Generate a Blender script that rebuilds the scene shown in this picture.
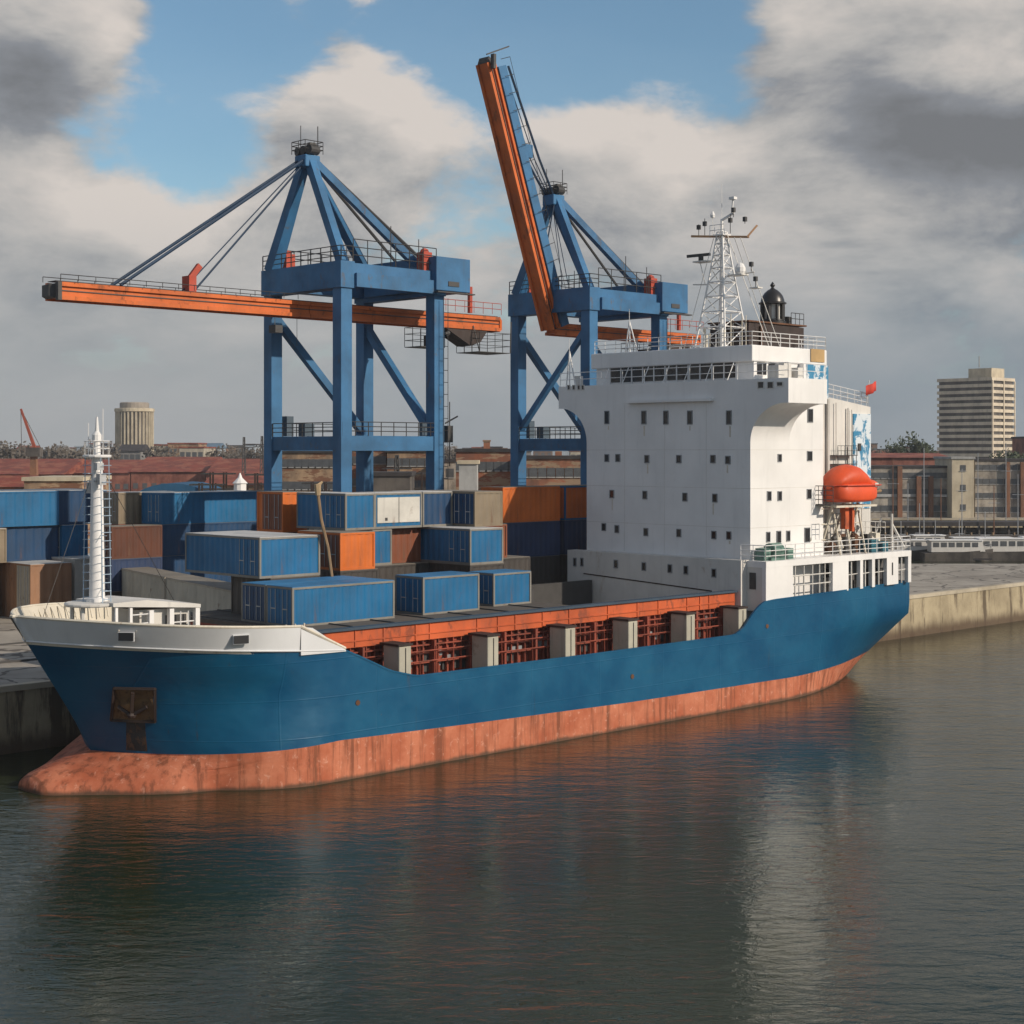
import bpy, bmesh, math, random
from mathutils import Vector, Matrix, noise
random.seed(7)
S = bpy.context.scene
for o in list(bpy.data.objects): bpy.data.objects.remove(o)
COL = S.collection
# ------------------------------------------------------------------ camera
CAMH = 18.2; FPX = 1600.0; HOR = 452.0
cam = bpy.data.objects.new('camera', bpy.data.cameras.new('camera')); COL.objects.link(cam)
cam.location = (0, 0, CAMH); cam.rotation_euler = (math.radians(90), 0, 0)
cam.data.sensor_width = 36; cam.data.lens = 36*FPX/1024
cam.data.shift_y = -(512-HOR)/1024
cam.data.clip_start = .5; cam.data.clip_end = 30000
S.camera = cam
# ------------------------------------------------------------------ sun + sky
SUN_EL = math.radians(27); SUN_DIR = Vector((.885, -.465, 0)).normalized()   # towards the sun (horizontal)
sd = Vector((SUN_DIR.x*math.cos(SUN_EL), SUN_DIR.y*math.cos(SUN_EL), math.sin(SUN_EL)))
sl = bpy.data.lights.new('sun', 'SUN'); sl.energy = 4.0; sl.angle = math.radians(.6); sl.color = (1, .87, .72)
sun = bpy.data.objects.new('sun', sl); COL.objects.link(sun)
sun.rotation_euler = sd.to_track_quat('Z', 'Y').to_euler()
S.view_settings.view_transform = 'Standard'; S.view_settings.look = 'None'
S.view_settings.exposure = 0.0; S.view_settings.gamma = 1
W = bpy.data.worlds.new("World"); S.world = W; W.use_nodes = True

class NT:
    """small node helper"""
    def __init__(s, tree): s.t = tree; s.n = tree.nodes; s.l = tree.links
    def new(s, typ, **kw):
        n = s.n.new(typ)
        for k, v in kw.items(): setattr(n, k, v)
        return n
    def put(s, sock, v):
        if hasattr(v, 'is_linked') or isinstance(v, bpy.types.NodeSocket): s.l.new(v, sock)
        else: sock.default_value = v
    def math(s, op, a, b=0, c=None, clamp=False):
        n = s.new('ShaderNodeMath', operation=op, use_clamp=clamp); s.put(n.inputs[0], a); s.put(n.inputs[1], b)
        if c is not None: s.put(n.inputs[2], c)
        return n.outputs[0]
    def vmath(s, op, a, b):
        n = s.new('ShaderNodeVectorMath', operation=op); s.put(n.inputs[0], a); s.put(n.inputs[1], b)
        return n.outputs['Value'] if op in ('DISTANCE', 'LENGTH', 'DOT_PRODUCT') else n.outputs[0]
    def mapr(s, v, a, b, c=0., d=1., smooth=True):
        n = s.new('ShaderNodeMapRange'); n.interpolation_type = 'SMOOTHSTEP' if smooth else 'LINEAR'
        s.put(n.inputs[0], v)
        for i, x in enumerate((a, b, c, d)): n.inputs[i+1].default_value = x
        return n.outputs[0]
    def noise(s, vec, scale, detail=4, rough=.55, dist=0):
        n = s.new('ShaderNodeTexNoise'); n.inputs['Scale'].default_value = scale; n.inputs['Detail'].default_value = detail
        n.inputs['Roughness'].default_value = rough; n.inputs['Distortion'].default_value = dist; s.put(n.inputs['Vector'], vec)
        return n.outputs['Fac']
    def mix(s, f, a, b):
        n = s.new('ShaderNodeMix', data_type='RGBA'); s.put(n.inputs[0], f)
        s.put(n.inputs[6], a if not isinstance(a, tuple) else (*a[:3], 1)); s.put(n.inputs[7], b if not isinstance(b, tuple) else (*b[:3], 1))
        return n.outputs[2]
    def map(s, vec, scale=(1, 1, 1), loc=(0, 0, 0)):
        n = s.new('ShaderNodeMapping'); s.put(n.inputs[0], vec); n.inputs['Scale'].default_value = scale; n.inputs['Location'].default_value = loc
        return n.outputs[0]

def build_world():
    t = NT(W.node_tree)
    for n in list(t.n): t.n.remove(n)
    out = t.new('ShaderNodeOutputWorld')
    sky = t.new('ShaderNodeTexSky', sky_type='NISHITA'); sky.sun_disc = False; sky.sun_elevation = SUN_EL
    sky.sun_rotation = math.atan2(SUN_DIR.x, SUN_DIR.y); sky.air_density = 1.0; sky.dust_density = .6; sky.ozone_density = 1.0
    b1 = t.new('ShaderNodeBackground'); t.l.new(t.vmath('MULTIPLY', sky.outputs[0], (.84, 1.02, 1.06)), b1.inputs[0]); b1.inputs[1].default_value = .105
    d = t.new('ShaderNodeTexCoord').outputs['Generated']
    def dirof(px, py): return Vector(((px-512)/FPX, 1, (HOR-py)/FPX)).normalized()
    # cloud banks at given directions: (direction, radius, amount)
    banks = [((50, 30), .080, .34), ((-60, 60), .12, .3), ((400, 110), .085, .22), ((620, 160), .11, .20), ((900, 80), .13, .42), ((1080, 60), .15, .42),
             ((90, 225), .06, .16), ((760, 185), .10, .16),
             ((240, 40), .075, -.34), ((520, 15), .12, -.34), ((200, 150), .06, -.20), ((700, 25), .06, -.26), ((440, 250), .03, -.06), ((945, 215), .075, .26), ((20, 170), .05, .16), ((330, 5), .03, -.12)]
    def density(vec):
        m = t.map(vec, (1, 1, 2.0))
        n1 = t.noise(m, 5.5, 12, .60, .25)
        # general cover: thick towards the horizon
        z = t.new('ShaderNodeSeparateXYZ'); t.l.new(vec, z.inputs[0])
        low = t.mapr(z.outputs[2], .20, .09, 0, .20)
        tot = t.math('ADD', n1, low)
        vm = t.map(vec, (1, 1, 1.45))
        for (p, r, a) in banks:
            c = dirof(*p); c = Vector((c.x, c.y, c.z*1.45))
            dd = t.vmath('DISTANCE', vm, tuple(c))
            g = t.mapr(dd, r, 0, 0, a)
            tot = t.math('ADD', tot, g)
        return tot
    d0 = density(d)
    d1 = density(t.vmath('ADD', d, (.014, 0, .030)))
    cover = t.mapr(d0, .46, .60)
    lit = t.math('MULTIPLY', t.math('SUBTRACT', d0, d1), 1.55)
    zz = t.new('ShaderNodeSeparateXYZ'); t.l.new(d, zz.inputs[0])
    # thick parts go grey, sun-side edges go bright
    thick = t.mapr(d0, .66, 1.0, .0, .42)
    fine = t.math('MULTIPLY', t.math('SUBTRACT', t.noise(t.map(d, (1, 1, 2.4)), 8, 10, .62, .2), .5), .9)
    val = t.math('ADD', t.math('SUBTRACT', t.math('ADD', .64, lit), thick), fine, clamp=True)
    ramp = t.new('ShaderNodeValToRGB'); t.l.new(val, ramp.inputs[0])
    e = ramp.color_ramp.elements
    e[0].position = .12; e[0].color = (.175, .180, .190, 1)
    e[1].position = .92; e[1].color = (.68, .62, .57, 1)
    m = e.new(.36); m.color = (.25, .26, .28, 1)
    m = e.new(.62); m.color = (.46, .445, .43, 1)
    # flat grey stratus near the horizon
    horiz = t.mapr(zz.outputs[2], .16, .03, 0, .85)
    side = t.mapr(zz.outputs[0], -.3, .32)
    hcol = t.mix(side, (.36, .38, .395), (.215, .27, .32))
    col = t.mix(horiz, ramp.outputs[0], hcol)
    b2 = t.new('ShaderNodeBackground'); t.l.new(col, b2.inputs[0]); b2.inputs[1].default_value = 1.0
    cov = t.math('MAXIMUM', cover, t.math('MULTIPLY', horiz, 1.15), clamp=True)
    cov = t.math('ADD', t.math('MULTIPLY', cov, .95), .03, clamp=True)
    mx = t.new('ShaderNodeMixShader'); t.l.new(cov, mx.inputs[0]); t.l.new(b1.outputs[0], mx.inputs[1]); t.l.new(b2.outputs[0], mx.inputs[2])
    t.l.new(mx.outputs[0], out.inputs[0])
build_world()

# ------------------------------------------------------------------ frame of the quay: s along the quay (to the right and away), n towards the land
TH = math.atan2(.698, .716)
UX, UY = math.cos(TH), math.sin(TH)
def Wd(s, n, z=0): return Vector((s*UX-n*UY, s*UY+n*UX, z))

# ------------------------------------------------------------------ materials
MATS = {}
def principled(name):
    m = bpy.data.materials.new(name); m.use_nodes = True; t = NT(m.node_tree)
    return m, t, t.n['Principled BSDF']
def lin(c): return tuple(((x/255+.055)/1.055)**2.4 if x/255 > .04045 else x/255/12.92 for x in c)
def paint(name, col, rough=.5, wear=.25, wearcol=(.16, .06, .025), streak=.3, scale=1., vary=.18, metal=0, spec=.4, bump=.0, wearlo=.60):
    """painted steel: tone variation, vertical dirt streaks, rust patches"""
    if name in MATS: return MATS[name]
    m, t, p = principled(name)
    co = t.new('ShaderNodeTexCoord').outputs['Object']
    n1 = t.noise(co, .35*scale, 5, .6)
    base = t.mix(t.mapr(n1, .3, .7), tuple(c*(1-vary) for c in col), tuple(min(1, c*(1+vary*.6)) for c in col))
    st = t.noise(t.map(co, (2.2*scale, 2.2*scale, .16*scale)), 1.0, 5, .65)
    base = t.mix(t.math('MULTIPLY', t.mapr(st, .5, .78), streak), base, tuple(c*.45+.03 for c in col))
    w = t.noise(t.map(co, (1, 1, .45)), 1.1*scale, 8, .72, .4)
    base = t.mix(t.math('MULTIPLY', t.mapr(w, wearlo, wearlo+.09), wear), base, wearcol)
    t.l.new(base, p.inputs['Base Color'])
    t.l.new(t.mapr(w, .3, .7, rough*.85, min(1, rough*1.3)), p.inputs['Roughness'])
    p.inputs['Metallic'].default_value = metal; p.inputs['Specular IOR Level'].default_value = spec
    if bump:
        b = t.new('ShaderNodeBump'); b.inputs['Strength'].default_value = bump; b.inputs['Distance'].default_value = .05
        t.l.new(t.noise(co, .9, 4), b.inputs['Height']); t.l.new(b.outputs[0], p.inputs['Normal'])
    MATS[name] = m; return m
def plain(name, col, rough=.6, metal=0, spec=.5):
    if name in MATS: return MATS[name]
    m, t, p = principled(name)
    co = t.new('ShaderNodeTexCoord').outputs['Object']
    n1 = t.noise(co, 1.3, 4)
    t.l.new(t.mix(t.mapr(n1, .3, .7), tuple(c*.82 for c in col), tuple(min(1, c*1.1) for c in col)), p.inputs['Base Color'])
    p.inputs['Roughness'].default_value = rough; p.inputs['Metallic'].default_value = metal; p.inputs['Specular IOR Level'].default_value = spec
    MATS[name] = m; return m

white = paint('white_paint', (.74, .73, .715), .5, .22, (.36, .25, .15), .20, .8, .07, wearlo=.635)
white_dirty = paint('weathered_white_paint', (.61, .59, .55), .55, .45, (.30, .19, .10), .40, .7, .12, wearlo=.60)
cream = paint('cream_paint', (.62, .57, .47), .6, .45, (.24, .15, .08), .4, .8, .12, wearlo=.56)
def hull_paint():
    """blue topside paint: dull patches, welded plate seams, scuffs and thin rust runs"""
    m, t, p = principled('hull_blue_paint'); co = t.new('ShaderNodeTexCoord').outputs['Object']
    sep = t.new('ShaderNodeSeparateXYZ'); t.l.new(co, sep.inputs[0])
    n1 = t.noise(co, .22, 6, .62)
    c = t.mix(t.mapr(n1, .32, .68), (.003, .060, .138), (.0055, .090, .180))
    sc = t.noise(t.map(co, (.10, .5, 1.6)), 1.0, 8, .75, .3)
    c = t.mix(t.math('MULTIPLY', t.mapr(sc, .60, .68), .45), c, (.03, .10, .15))
    run = t.noise(t.map(co, (2.6, 2.6, .12)), 1.0, 5, .7)
    c = t.mix(t.math('MULTIPLY', t.mapr(run, .64, .74), .55), c, (.055, .042, .035))
    fl = t.noise(co, 2.6, 6, .7)
    c = t.mix(t.math('MULTIPLY', t.mapr(fl, .72, .76), .8), c, (.16, .12, .09))
    t.l.new(c, p.inputs['Base Color']); t.l.new(t.mapr(n1, .3, .7, .30, .46), p.inputs['Roughness']); p.inputs['Specular IOR Level'].default_value = .32
    sx = t.math('PINGPONG', t.math('ADD', sep.outputs[0], 100), 3.1); sz = t.math('PINGPONG', t.math('ADD', sep.outputs[2], 100.3), 1.05)
    h = t.math('ADD', t.mapr(sx, 0, .07, 1, 0), t.mapr(sz, 0, .05, .8, 0))
    wob = t.noise(t.map(co, (1, 1, 1.3)), .55, 2, .5)
    b = t.new('ShaderNodeBump'); b.inputs['Strength'].default_value = .55; b.inputs['Distance'].default_value = .09
    t.l.new(t.math('ADD', t.math('MULTIPLY', h, .16), wob), b.inputs['Height']); t.l.new(b.outputs[0], p.inputs['Normal'])
    return m
hull_blue = hull_paint()
hull_line = paint('hull_white_paint', (.60, .61, .62), .45, .2, (.33, .26, .18), .16, .5, .06, wearlo=.62)
crane_blue = paint('crane_blue_paint', (.030, .130, .270), .55, .6, (.10, .085, .075), .5, .9, .28, wearlo=.585)
crane_orange = paint('crane_orange_paint', (.54, .115, .016), .55, .7, (.15, .05, .02), .5, .9, .25, wearlo=.55)
coam_orange = paint('coaming_orange_paint', (.50, .095, .025), .6, .6, (.12, .04, .025), .5, .9, .25, wearlo=.53)
coam_red = paint('coaming_red_paint', (.26, .055, .03), .7, .6, (.07, .035, .025), .6, 1., .3, wearlo=.52)
pillar_m = paint('pillar_beige_paint', (.40, .38, .31), .75, .4, (.16, .12, .08), .5, 1., .15, wearlo=.58)
rust = paint('rust_brown', (.12, .055, .028), .85, .5, (.05, .03, .02), .5, 2., .3)
dark_brown = paint('dark_brown_paint', (.035, .022, .018), .6, .4, (.09, .03, .02), .3, 1.5, .3)
black_m = plain('black_paint', (.012, .012, .014), .5)
dark_m = plain('dark_metal', (.045, .043, .042), .6)
grey_m = plain('grey_metal', (.22, .23, .24), .55)
galv = plain('galvanised_metal', (.38, .39, .40), .45, .3)
lifeboat_m = paint('lifeboat_orange', (.68, .085, .022), .5, .25, (.30, .06, .03), .3, 1.5, .15, wearlo=.6)
lantern_glass = plain('lantern_glass', (.62, .60, .55), .3)
teal_m = plain('teal_paint', (.02, .12, .16), .5)
green_m = plain('pale_green_paint', (.10, .19, .155), .5)
wood_m = plain('weathered_wood', (.24, .16, .09), .85)
rope_m = plain('rope_tan', (.40, .29, .17), .9)
tyre_m = plain('tyre_rubber', (.015, .015, .015), .85)
flag_m = plain('flag_red', (.55, .05, .03), .8)
leafs = [plain('tree_leaves', (.045, .06, .028), .85), plain('bare_twigs', (.10, .085, .07), .9)]
bark = plain('bark', (.07, .055, .042), .95)

def glass_dark():
    m, t, p = principled('dark_window_glass')
    co = t.new('ShaderNodeTexCoord').outputs['Object']
    t.l.new(t.mix(t.noise(co, 2.1, 2), (.010, .010, .012), (.030, .025, .024)), p.inputs['Base Color'])
    p.inputs['Roughness'].default_value = .12; return m
glass = glass_dark()

def boot_mat():
    """pink-orange antifouling with rust runs, dark scum at the water and welded seams"""
    m, t, p = principled('antifouling_orange')
    co = t.new('ShaderNodeTexCoord').outputs['Object']
    sep = t.new('ShaderNodeSeparateXYZ'); t.l.new(co, sep.inputs[0])
    n1 = t.noise(co, .5, 6, .65)
    c = t.mix(t.mapr(n1, .3, .72), (.37, .098, .046), (.53, .19, .105))
    st = t.noise(t.map(co, (1.6, 1.6, .10)), 1.0, 6, .7)
    c = t.mix(t.math('MULTIPLY', t.mapr(st, .47, .64), .85), c, (.17, .055, .028))
    fl = t.noise(co, 2.2, 8, .75, .5)
    c = t.mix(t.math('MULTIPLY', t.mapr(fl, .56, .66), .5), c, (.66, .36, .26))
    # grime line just above the water, uneven
    zl = t.math('ADD', sep.outputs[2], t.math('MULTIPLY', t.math('SUBTRACT', t.noise(t.map(co, (.7, .7, .1)), 1.0, 6, .7), .5), .55))
    c = t.mix(t.mapr(zl, .30, .04, 0, .82), c, (.055, .045, .030))
    # plate seams
    fr = t.math('PINGPONG', t.math('ADD', sep.outputs[0], t.math('MULTIPLY', n1, .15)), 5.9)
    c = t.mix(t.mapr(fr, .11, .03, 0, .6), c, (.16, .06, .03))
    t.l.new(c, p.inputs['Base Color']); p.inputs['Roughness'].default_value = .72; p.inputs['Specular IOR Level'].default_value = .25
    return m
boot = boot_mat()

def concrete(name, a, b, dark=(.05, .045, .035), zdirt=None, cracks=False, scale=.3, rough=.9):
    if name in MATS: return MATS[name]
    m, t, p = principled(name)
    co = t.new('ShaderNodeTexCoord').outputs['Object']
    n1 = t.noise(co, scale, 8, .65)
    c = t.mix(t.mapr(n1, .3, .7), a, b)
    if zdirt:
        st = t.noise(t.map(co, (.55, .55, .07)), 1.0, 6, .7)
        c = t.mix(t.math('MULTIPLY', t.mapr(st, .50, .60), .92), c, dark)
        sep = t.new('ShaderNodeSeparateXYZ'); t.l.new(co, sep.inputs[0])
        zl = t.math('ADD', sep.outputs[2], t.math('MULTIPLY', t.math('SUBTRACT', st, .5), 2.2))
        c = t.mix(t.mapr(zl, 1.5, .3, 0, .9), c, (.075, .045, .025))
    else:
        st = t.noise(co, scale*.35, 5, .6)
        c = t.mix(t.math('MULTIPLY', t.mapr(st, .52, .68), .5), c, dark)
    if cracks:
        w = t.new('ShaderNodeTexVoronoi', feature='DISTANCE_TO_EDGE'); w.inputs['Scale'].default_value = .16
        mm = t.new('ShaderNodeVectorMath', operation='ADD'); t.l.new(co, mm.inputs[0])
        nz = t.new('ShaderNodeTexNoise'); nz.inputs['Scale'].default_value = .5; t.l.new(co, nz.inputs[0])
        sc = t.vmath('SCALE', nz.outputs['Color'], (0, 0, 0)); sc.node.inputs['Scale'].default_value = 2.5
        t.l.new(sc, mm.inputs[1]); t.l.new(mm.outputs[0], w.inputs['Vector'])
        c = t.mix(t.mapr(w.outputs['Distance'], .028, .012, 0, .8), c, (.045, .035, .028))
    t.l.new(c, p.inputs['Base Color']); p.inputs['Roughness'].default_value = rough
    b = t.new('ShaderNodeBump'); b.inputs['Strength'].default_value = .5; b.inputs['Distance'].default_value = .06
    t.l.new(t.noise(co, 3, 6, .7), b.inputs['Height']); t.l.new(b.outputs[0], p.inputs['Normal'])
    MATS[name] = m; return m
quay_top_m = concrete('quay_paving', (.24, .215, .18), (.36, .325, .275), (.13, .11, .09), cracks=True, scale=.25)
quay_wall_m = concrete('quay_wall_concrete', (.27, .22, .14), (.42, .35, .23), (.09, .065, .04), zdirt=True)
land_m = concrete('distant_ground', (.13, .12, .10), (.22, .20, .16), (.06, .07, .04), scale=.03)

def facade(name, col, col2=None, brick=False, win=(3.2, 3.0), wfill=(.45, .5), wincol=(.03, .033, .038), patch=None):
    """wall material for far buildings: stained wall, horizontal courses"""
    if name in MATS: return MATS[name]
    m, t, p = principled(name)
    co = t.new('ShaderNodeTexCoord').outputs['Object']
    col2 = col2 or tuple(c*.7 for c in col)
    n1 = t.noise(t.map(co, (1, 1, .7)), .22, 7, .68)
    c = t.mix(t.mapr(n1, .35, .65), col, col2)
    st = t.noise(t.map(co, (.8, .8, .1)), 1., 5, .6)
    c = t.mix(t.math('MULTIPLY', t.mapr(st, .5, .7), .4), c, tuple(x*.4 for x in col))
    if patch:
        v = t.noise(t.map(co, (.22, .22, .9)), 1.0, 5, .7)
        c = t.mix(t.mapr(v, .50, .56, 0, .85), c, patch)
    t.l.new(c, p.inputs['Base Color']); p.inputs['Roughness'].default_value = .9
    MATS[name] = m; return m

def water_mat():
    m, t, p = principled('harbour_water')
    g = t.new('ShaderNodeNewGeometry').outputs['Position']
    c = t.mix(t.mapr(t.noise(g, .03, 4), .3, .7), (.012, .020, .009), (.024, .031, .013))
    t.l.new(c, p.inputs['Base Color'])
    p.inputs['Roughness'].default_value = .045; p.inputs['IOR'].default_value = 1.33; p.inputs['Specular IOR Level'].default_value = .5
    h1 = t.noise(t.map(g, (.42, 1.0, 1)), .75, 3, .5, .6)
    h2 = t.noise(t.map(g, (.55, 1.0, 1)), 2.4, 4, .62, .5)
    h3 = t.noise(t.map(g, (.3, .5, 1)), .12, 2, .5)
    gust = t.mapr(t.noise(t.map(g, (1, .7, 1)), .045, 4, .6), .35, .65, .38, 1.05)
    h = t.math('ADD', t.math('ADD', t.math('MULTIPLY', h1, .46), t.math('MULTIPLY', h2, .22)), t.math('MULTIPLY', h3, .2))
    b = t.new('ShaderNodeBump'); b.inputs['Distance'].default_value = .24
    t.l.new(t.math('MULTIPLY', gust, .95), b.inputs['Strength'])
    t.l.new(h, b.inputs['Height']); t.l.new(b.outputs[0], p.inputs['Normal'])
    return m

# ------------------------------------------------------------------ mesh builder. Coordinates are (s, n, z) of the quay frame by default
class MB:
    def __init__(s): s.v = []; s.f = []; s.m = []; s.cur = 0
    def mat(s, i): s.cur = i; return s
    def face(s, *idx): s.f.append(tuple(idx)); s.m.append(s.cur)
    def poly(s, pts):
        b = len(s.v); s.v += [tuple(p) for p in pts]; s.face(*range(b, b+len(pts))); return s
    def box(s, a, b, c, d, e, f):
        k = len(s.v)
        s.v += [(a, c, e), (b, c, e), (b, d, e), (a, d, e), (a, c, f), (b, c, f), (b, d, f), (a, d, f)]
        for q in ((0, 3, 2, 1), (4, 5, 6, 7), (0, 1, 5, 4), (1, 2, 6, 5), (2, 3, 7, 6), (3, 0, 4, 7)): s.face(*[k+i for i in q])
        return s
    def bx(s, c, d): return s.box(c[0]-d[0]/2, c[0]+d[0]/2, c[1]-d[1]/2, c[1]+d[1]/2, c[2]-d[2]/2, c[2]+d[2]/2)
    def beam(s, p, q, w, h=None, w2=None, h2=None):
        """rectangular bar from p to q; w across, h up"""
        h = h or w; w2 = w2 or w; h2 = h2 or h
        p = Vector(p); q = Vector(q); d = (q-p).normalized()
        up = Vector((0, 0, 1)) if abs(d.z) < .95 else Vector((1, 0, 0))
        x = d.cross(up).normalized(); y = x.cross(d).normalized(); k = len(s.v)
        for (c, ww, hh) in ((p, w, h), (q, w2, h2)):
            for sx, sy in ((-1, -1), (1, -1), (1, 1), (-1, 1)): s.v.append(tuple(c+x*sx*ww/2+y*sy*hh/2))
        for f in ((0, 1, 2, 3), (7, 6, 5, 4), (0, 4, 5, 1), (1, 5, 6, 2), (2, 6, 7, 3), (3, 7, 4, 0)): s.face(*[k+i for i in f])
        return s
    def tube(s, p, q, r, n=6, r2=None):
        r2 = r if r2 is None else r2
        p = Vector(p); q = Vector(q); d = (q-p).normalized()
        up = Vector((0, 0, 1)) if abs(d.z) < .95 else Vector((1, 0, 0))
        x = d.cross(up).normalized(); y = x.cross(d).normalized(); k = len(s.v)
        for c, rr in ((p, r), (q, r2)):
            for i in range(n):
                a = 2*math.pi*i/n; s.v.append(tuple(c+x*math.cos(a)*rr+y*math.sin(a)*rr))
        for i in range(n): j = (i+1) % n; s.face(k+i, k+n+i, k+n+j, k+j)
        s.face(*[k+i for i in range(n)]); s.face(*[k+n+i for i in reversed(range(n))]); return s
    def path(s, pts, r, n=6):
        for a, b in zip(pts, pts[1:]): s.tube(a, b, r, n)
        return s
    def lathe(s, c, prof, n=16):
        k = len(s.v)
        for r, z in prof:
            for i in range(n):
                a = 2*math.pi*i/n; s.v.append((c[0]+math.cos(a)*r, c[1]+math.sin(a)*r, c[2]+z))
        for j in range(len(prof)-1):
            for i in range(n):
                i2 = (i+1) % n; s.face(k+j*n+i, k+j*n+i2, k+(j+1)*n+i2, k+(j+1)*n+i)
        s.face(*[k+i for i in reversed(range(n))]); s.face(*[k+(len(prof)-1)*n+i for i in range(n)]); return s
    def prism(s, pts, axis, a, b):
        """extrude a 2D polygon along axis 0 (pts are n,z), 1 (pts are s,z) or 2 (pts are s,n)"""
        def mk(p, t):
            return (t, p[0], p[1]) if axis == 0 else (p[0], t, p[1]) if axis == 1 else (p[0], p[1], t)
        k = len(s.v); n = len(pts)
        s.v += [mk(p, a) for p in pts]+[mk(p, b) for p in pts]
        s.face(*[k+i for i in range(n)]); s.face(*[k+n+i for i in reversed(range(n))])
        for i in range(n): j = (i+1) % n; s.face(k+i, k+n+i, k+n+j, k+j)
        return s
    def rail(s, pts, h=1.1, gap=1.6, r=.035, bars=3, pr=None):
        pr = pr or r
        for a, b in zip(pts, pts[1:]):
            a = Vector(a); b = Vector(b); L = (b-a).length; k = max(1, round(L/gap))
            for i in range(k+1):
                p = a.lerp(b, i/k); s.tube(p, p+Vector((0, 0, h)), pr, 4)
            for j in range(bars):
                z = Vector((0, 0, h*(j+1)/bars)); s.tube(a+z, b+z, r, 4)
        return s
    def build(s, name, mats, thing=None, parent=None, smooth=False, bevel=0):
        """thing: Thing whose origin/frame the vertices live in"""
        me = bpy.data.meshes.new(name)
        org = thing.org if thing else Vector((0, 0, 0))
        me.from_pydata([tuple(Vector(v)-org) for v in s.v], [], s.f)
        mats = mats if isinstance(mats, (list, tuple)) else [mats]
        for m in mats: me.materials.append(m)
        me.polygons.foreach_set('material_index', s.m)
        bm = bmesh.new(); bm.from_mesh(me); bmesh.ops.recalc_face_normals(bm, faces=bm.faces); bm.to_mesh(me); bm.free()
        if smooth:
            me.polygons.foreach_set('use_smooth', [True]*len(me.polygons))
            me.set_sharp_from_angle(angle=math.radians(smooth if smooth is not True else 35))
        me.update()
        o = bpy.data.objects.new(name, me); COL.objects.link(o)
        if parent is not None: o.parent = parent
        elif thing is not None: o.parent = thing.o
        if bevel:
            b = o.modifiers.new('bevel', 'BEVEL'); b.width = bevel; b.segments = 2; b.limit_method = 'ANGLE'; b.angle_limit = math.radians(50)
        return o
    def build_each(s, name, mats, thing=None, parent=None, **k):
        """every loose piece becomes its own object"""
        par = list(range(len(s.v)))
        def find(a):
            while par[a] != a: par[a] = par[par[a]]; a = par[a]
            return a
        for f in s.f:
            for b in f[1:]: par[find(b)] = find(f[0])
        groups = {}
        for f in s.f: groups.setdefault(find(f[0]), []).append(f)
        out = []
        for fs in groups.values():
            m = MB(); ids = sorted({i for f in fs for i in f}); mp_ = {i: j for j, i in enumerate(ids)}
            m.v = [s.v[i] for i in ids]; m.f = [tuple(mp_[i] for i in f) for f in fs]; m.m = [0]*len(fs)
            out.append(m.build(name, mats, thing, parent, **k))
        return out
class Thing:
    def __init__(s, name, label, cat, org, group=None, frame=True, rot=None):
        s.org = Vector(org); s.o = bpy.data.objects.new(name, None); COL.objects.link(s.o)
        s.o.location = Wd(*org) if frame else Vector(org)
        s.o.rotation_euler = (0, 0, TH if frame else 0) if rot is None else (0, 0, rot)
        s.o.empty_display_size = .5
        s.o['label'] = label; s.o['category'] = cat
        if group: s.o['group'] = group
def struct(o, kind='structure'): o['kind'] = kind; return o

# ------------------------------------------------------------------ water, ground, quay
QZ = 4.1
mb = MB(); R = 9000
mb.poly([(-R, -800, 0), (R, -800, 0), (R, R, 0), (-R, R, 0)])
wt = struct(mb.build('water', water_mat()))
def q2(s, n): v = Wd(s, n); return (v.x, v.y)
edge = [q2(-150, 90.5), q2(114.6, 90.5), q2(114.6, 85.6), (84.7, 202.0), (45, 202), (76, 340), (700, 340), (8000, 1500), (8000, 8900), (-8000, 8900), (-8000, 60)]
mb = MB(); mb.poly([(x, y, QZ) for x, y in edge]); struct(mb.build('ground', quay_top_m))
wl = MB(); cp = MB()
def wall_line(pts, th=.6):
    for a, b in zip(pts, pts[1:]):
        a = Vector((*a, 0)); b = Vector((*b, 0)); d = (b-a).normalized(); nn = Vector((-d.y, d.x, 0))
        L = (b-a).length; k = max(1, int(L/7))
        for i in range(k):
            p = a.lerp(b, i/k); q = a.lerp(b, (i+1)/k)
            for m_, z0, z1, off in ((wl, -2, QZ-.35, .0), (cp, QZ-.35, QZ+.012, -.10)):
                g = .012
                P = [p+d*g+nn*off, q-d*g+nn*off, q-d*g+nn*th, p+d*g+nn*th]; kk = len(m_.v)
                m_.v += [(v.x, v.y, z0) for v in P]+[(v.x, v.y, z1) for v in P]
                for f in ((0, 3, 2, 1), (4, 5, 6, 7), (0, 1, 5, 4), (1, 2, 6, 5), (2, 3, 7, 6), (3, 0, 4, 7)): m_.face(*[kk+t for t in f])
wall_line([q2(-150, 90.3), q2(114.4, 90.3), q2(114.4, 85.4), (84.9, 201.8)])
wall_line([(45, 202.2), (75.8, 340)][::-1]); wall_line([(76, 339.6), (700, 339.6)])
struct(wl.build('quay_wall', quay_wall_m)); struct(cp.build('quay_coping', concrete('coping', (.36, .31, .23), (.48, .42, .32), (.16, .13, .09))))

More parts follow.
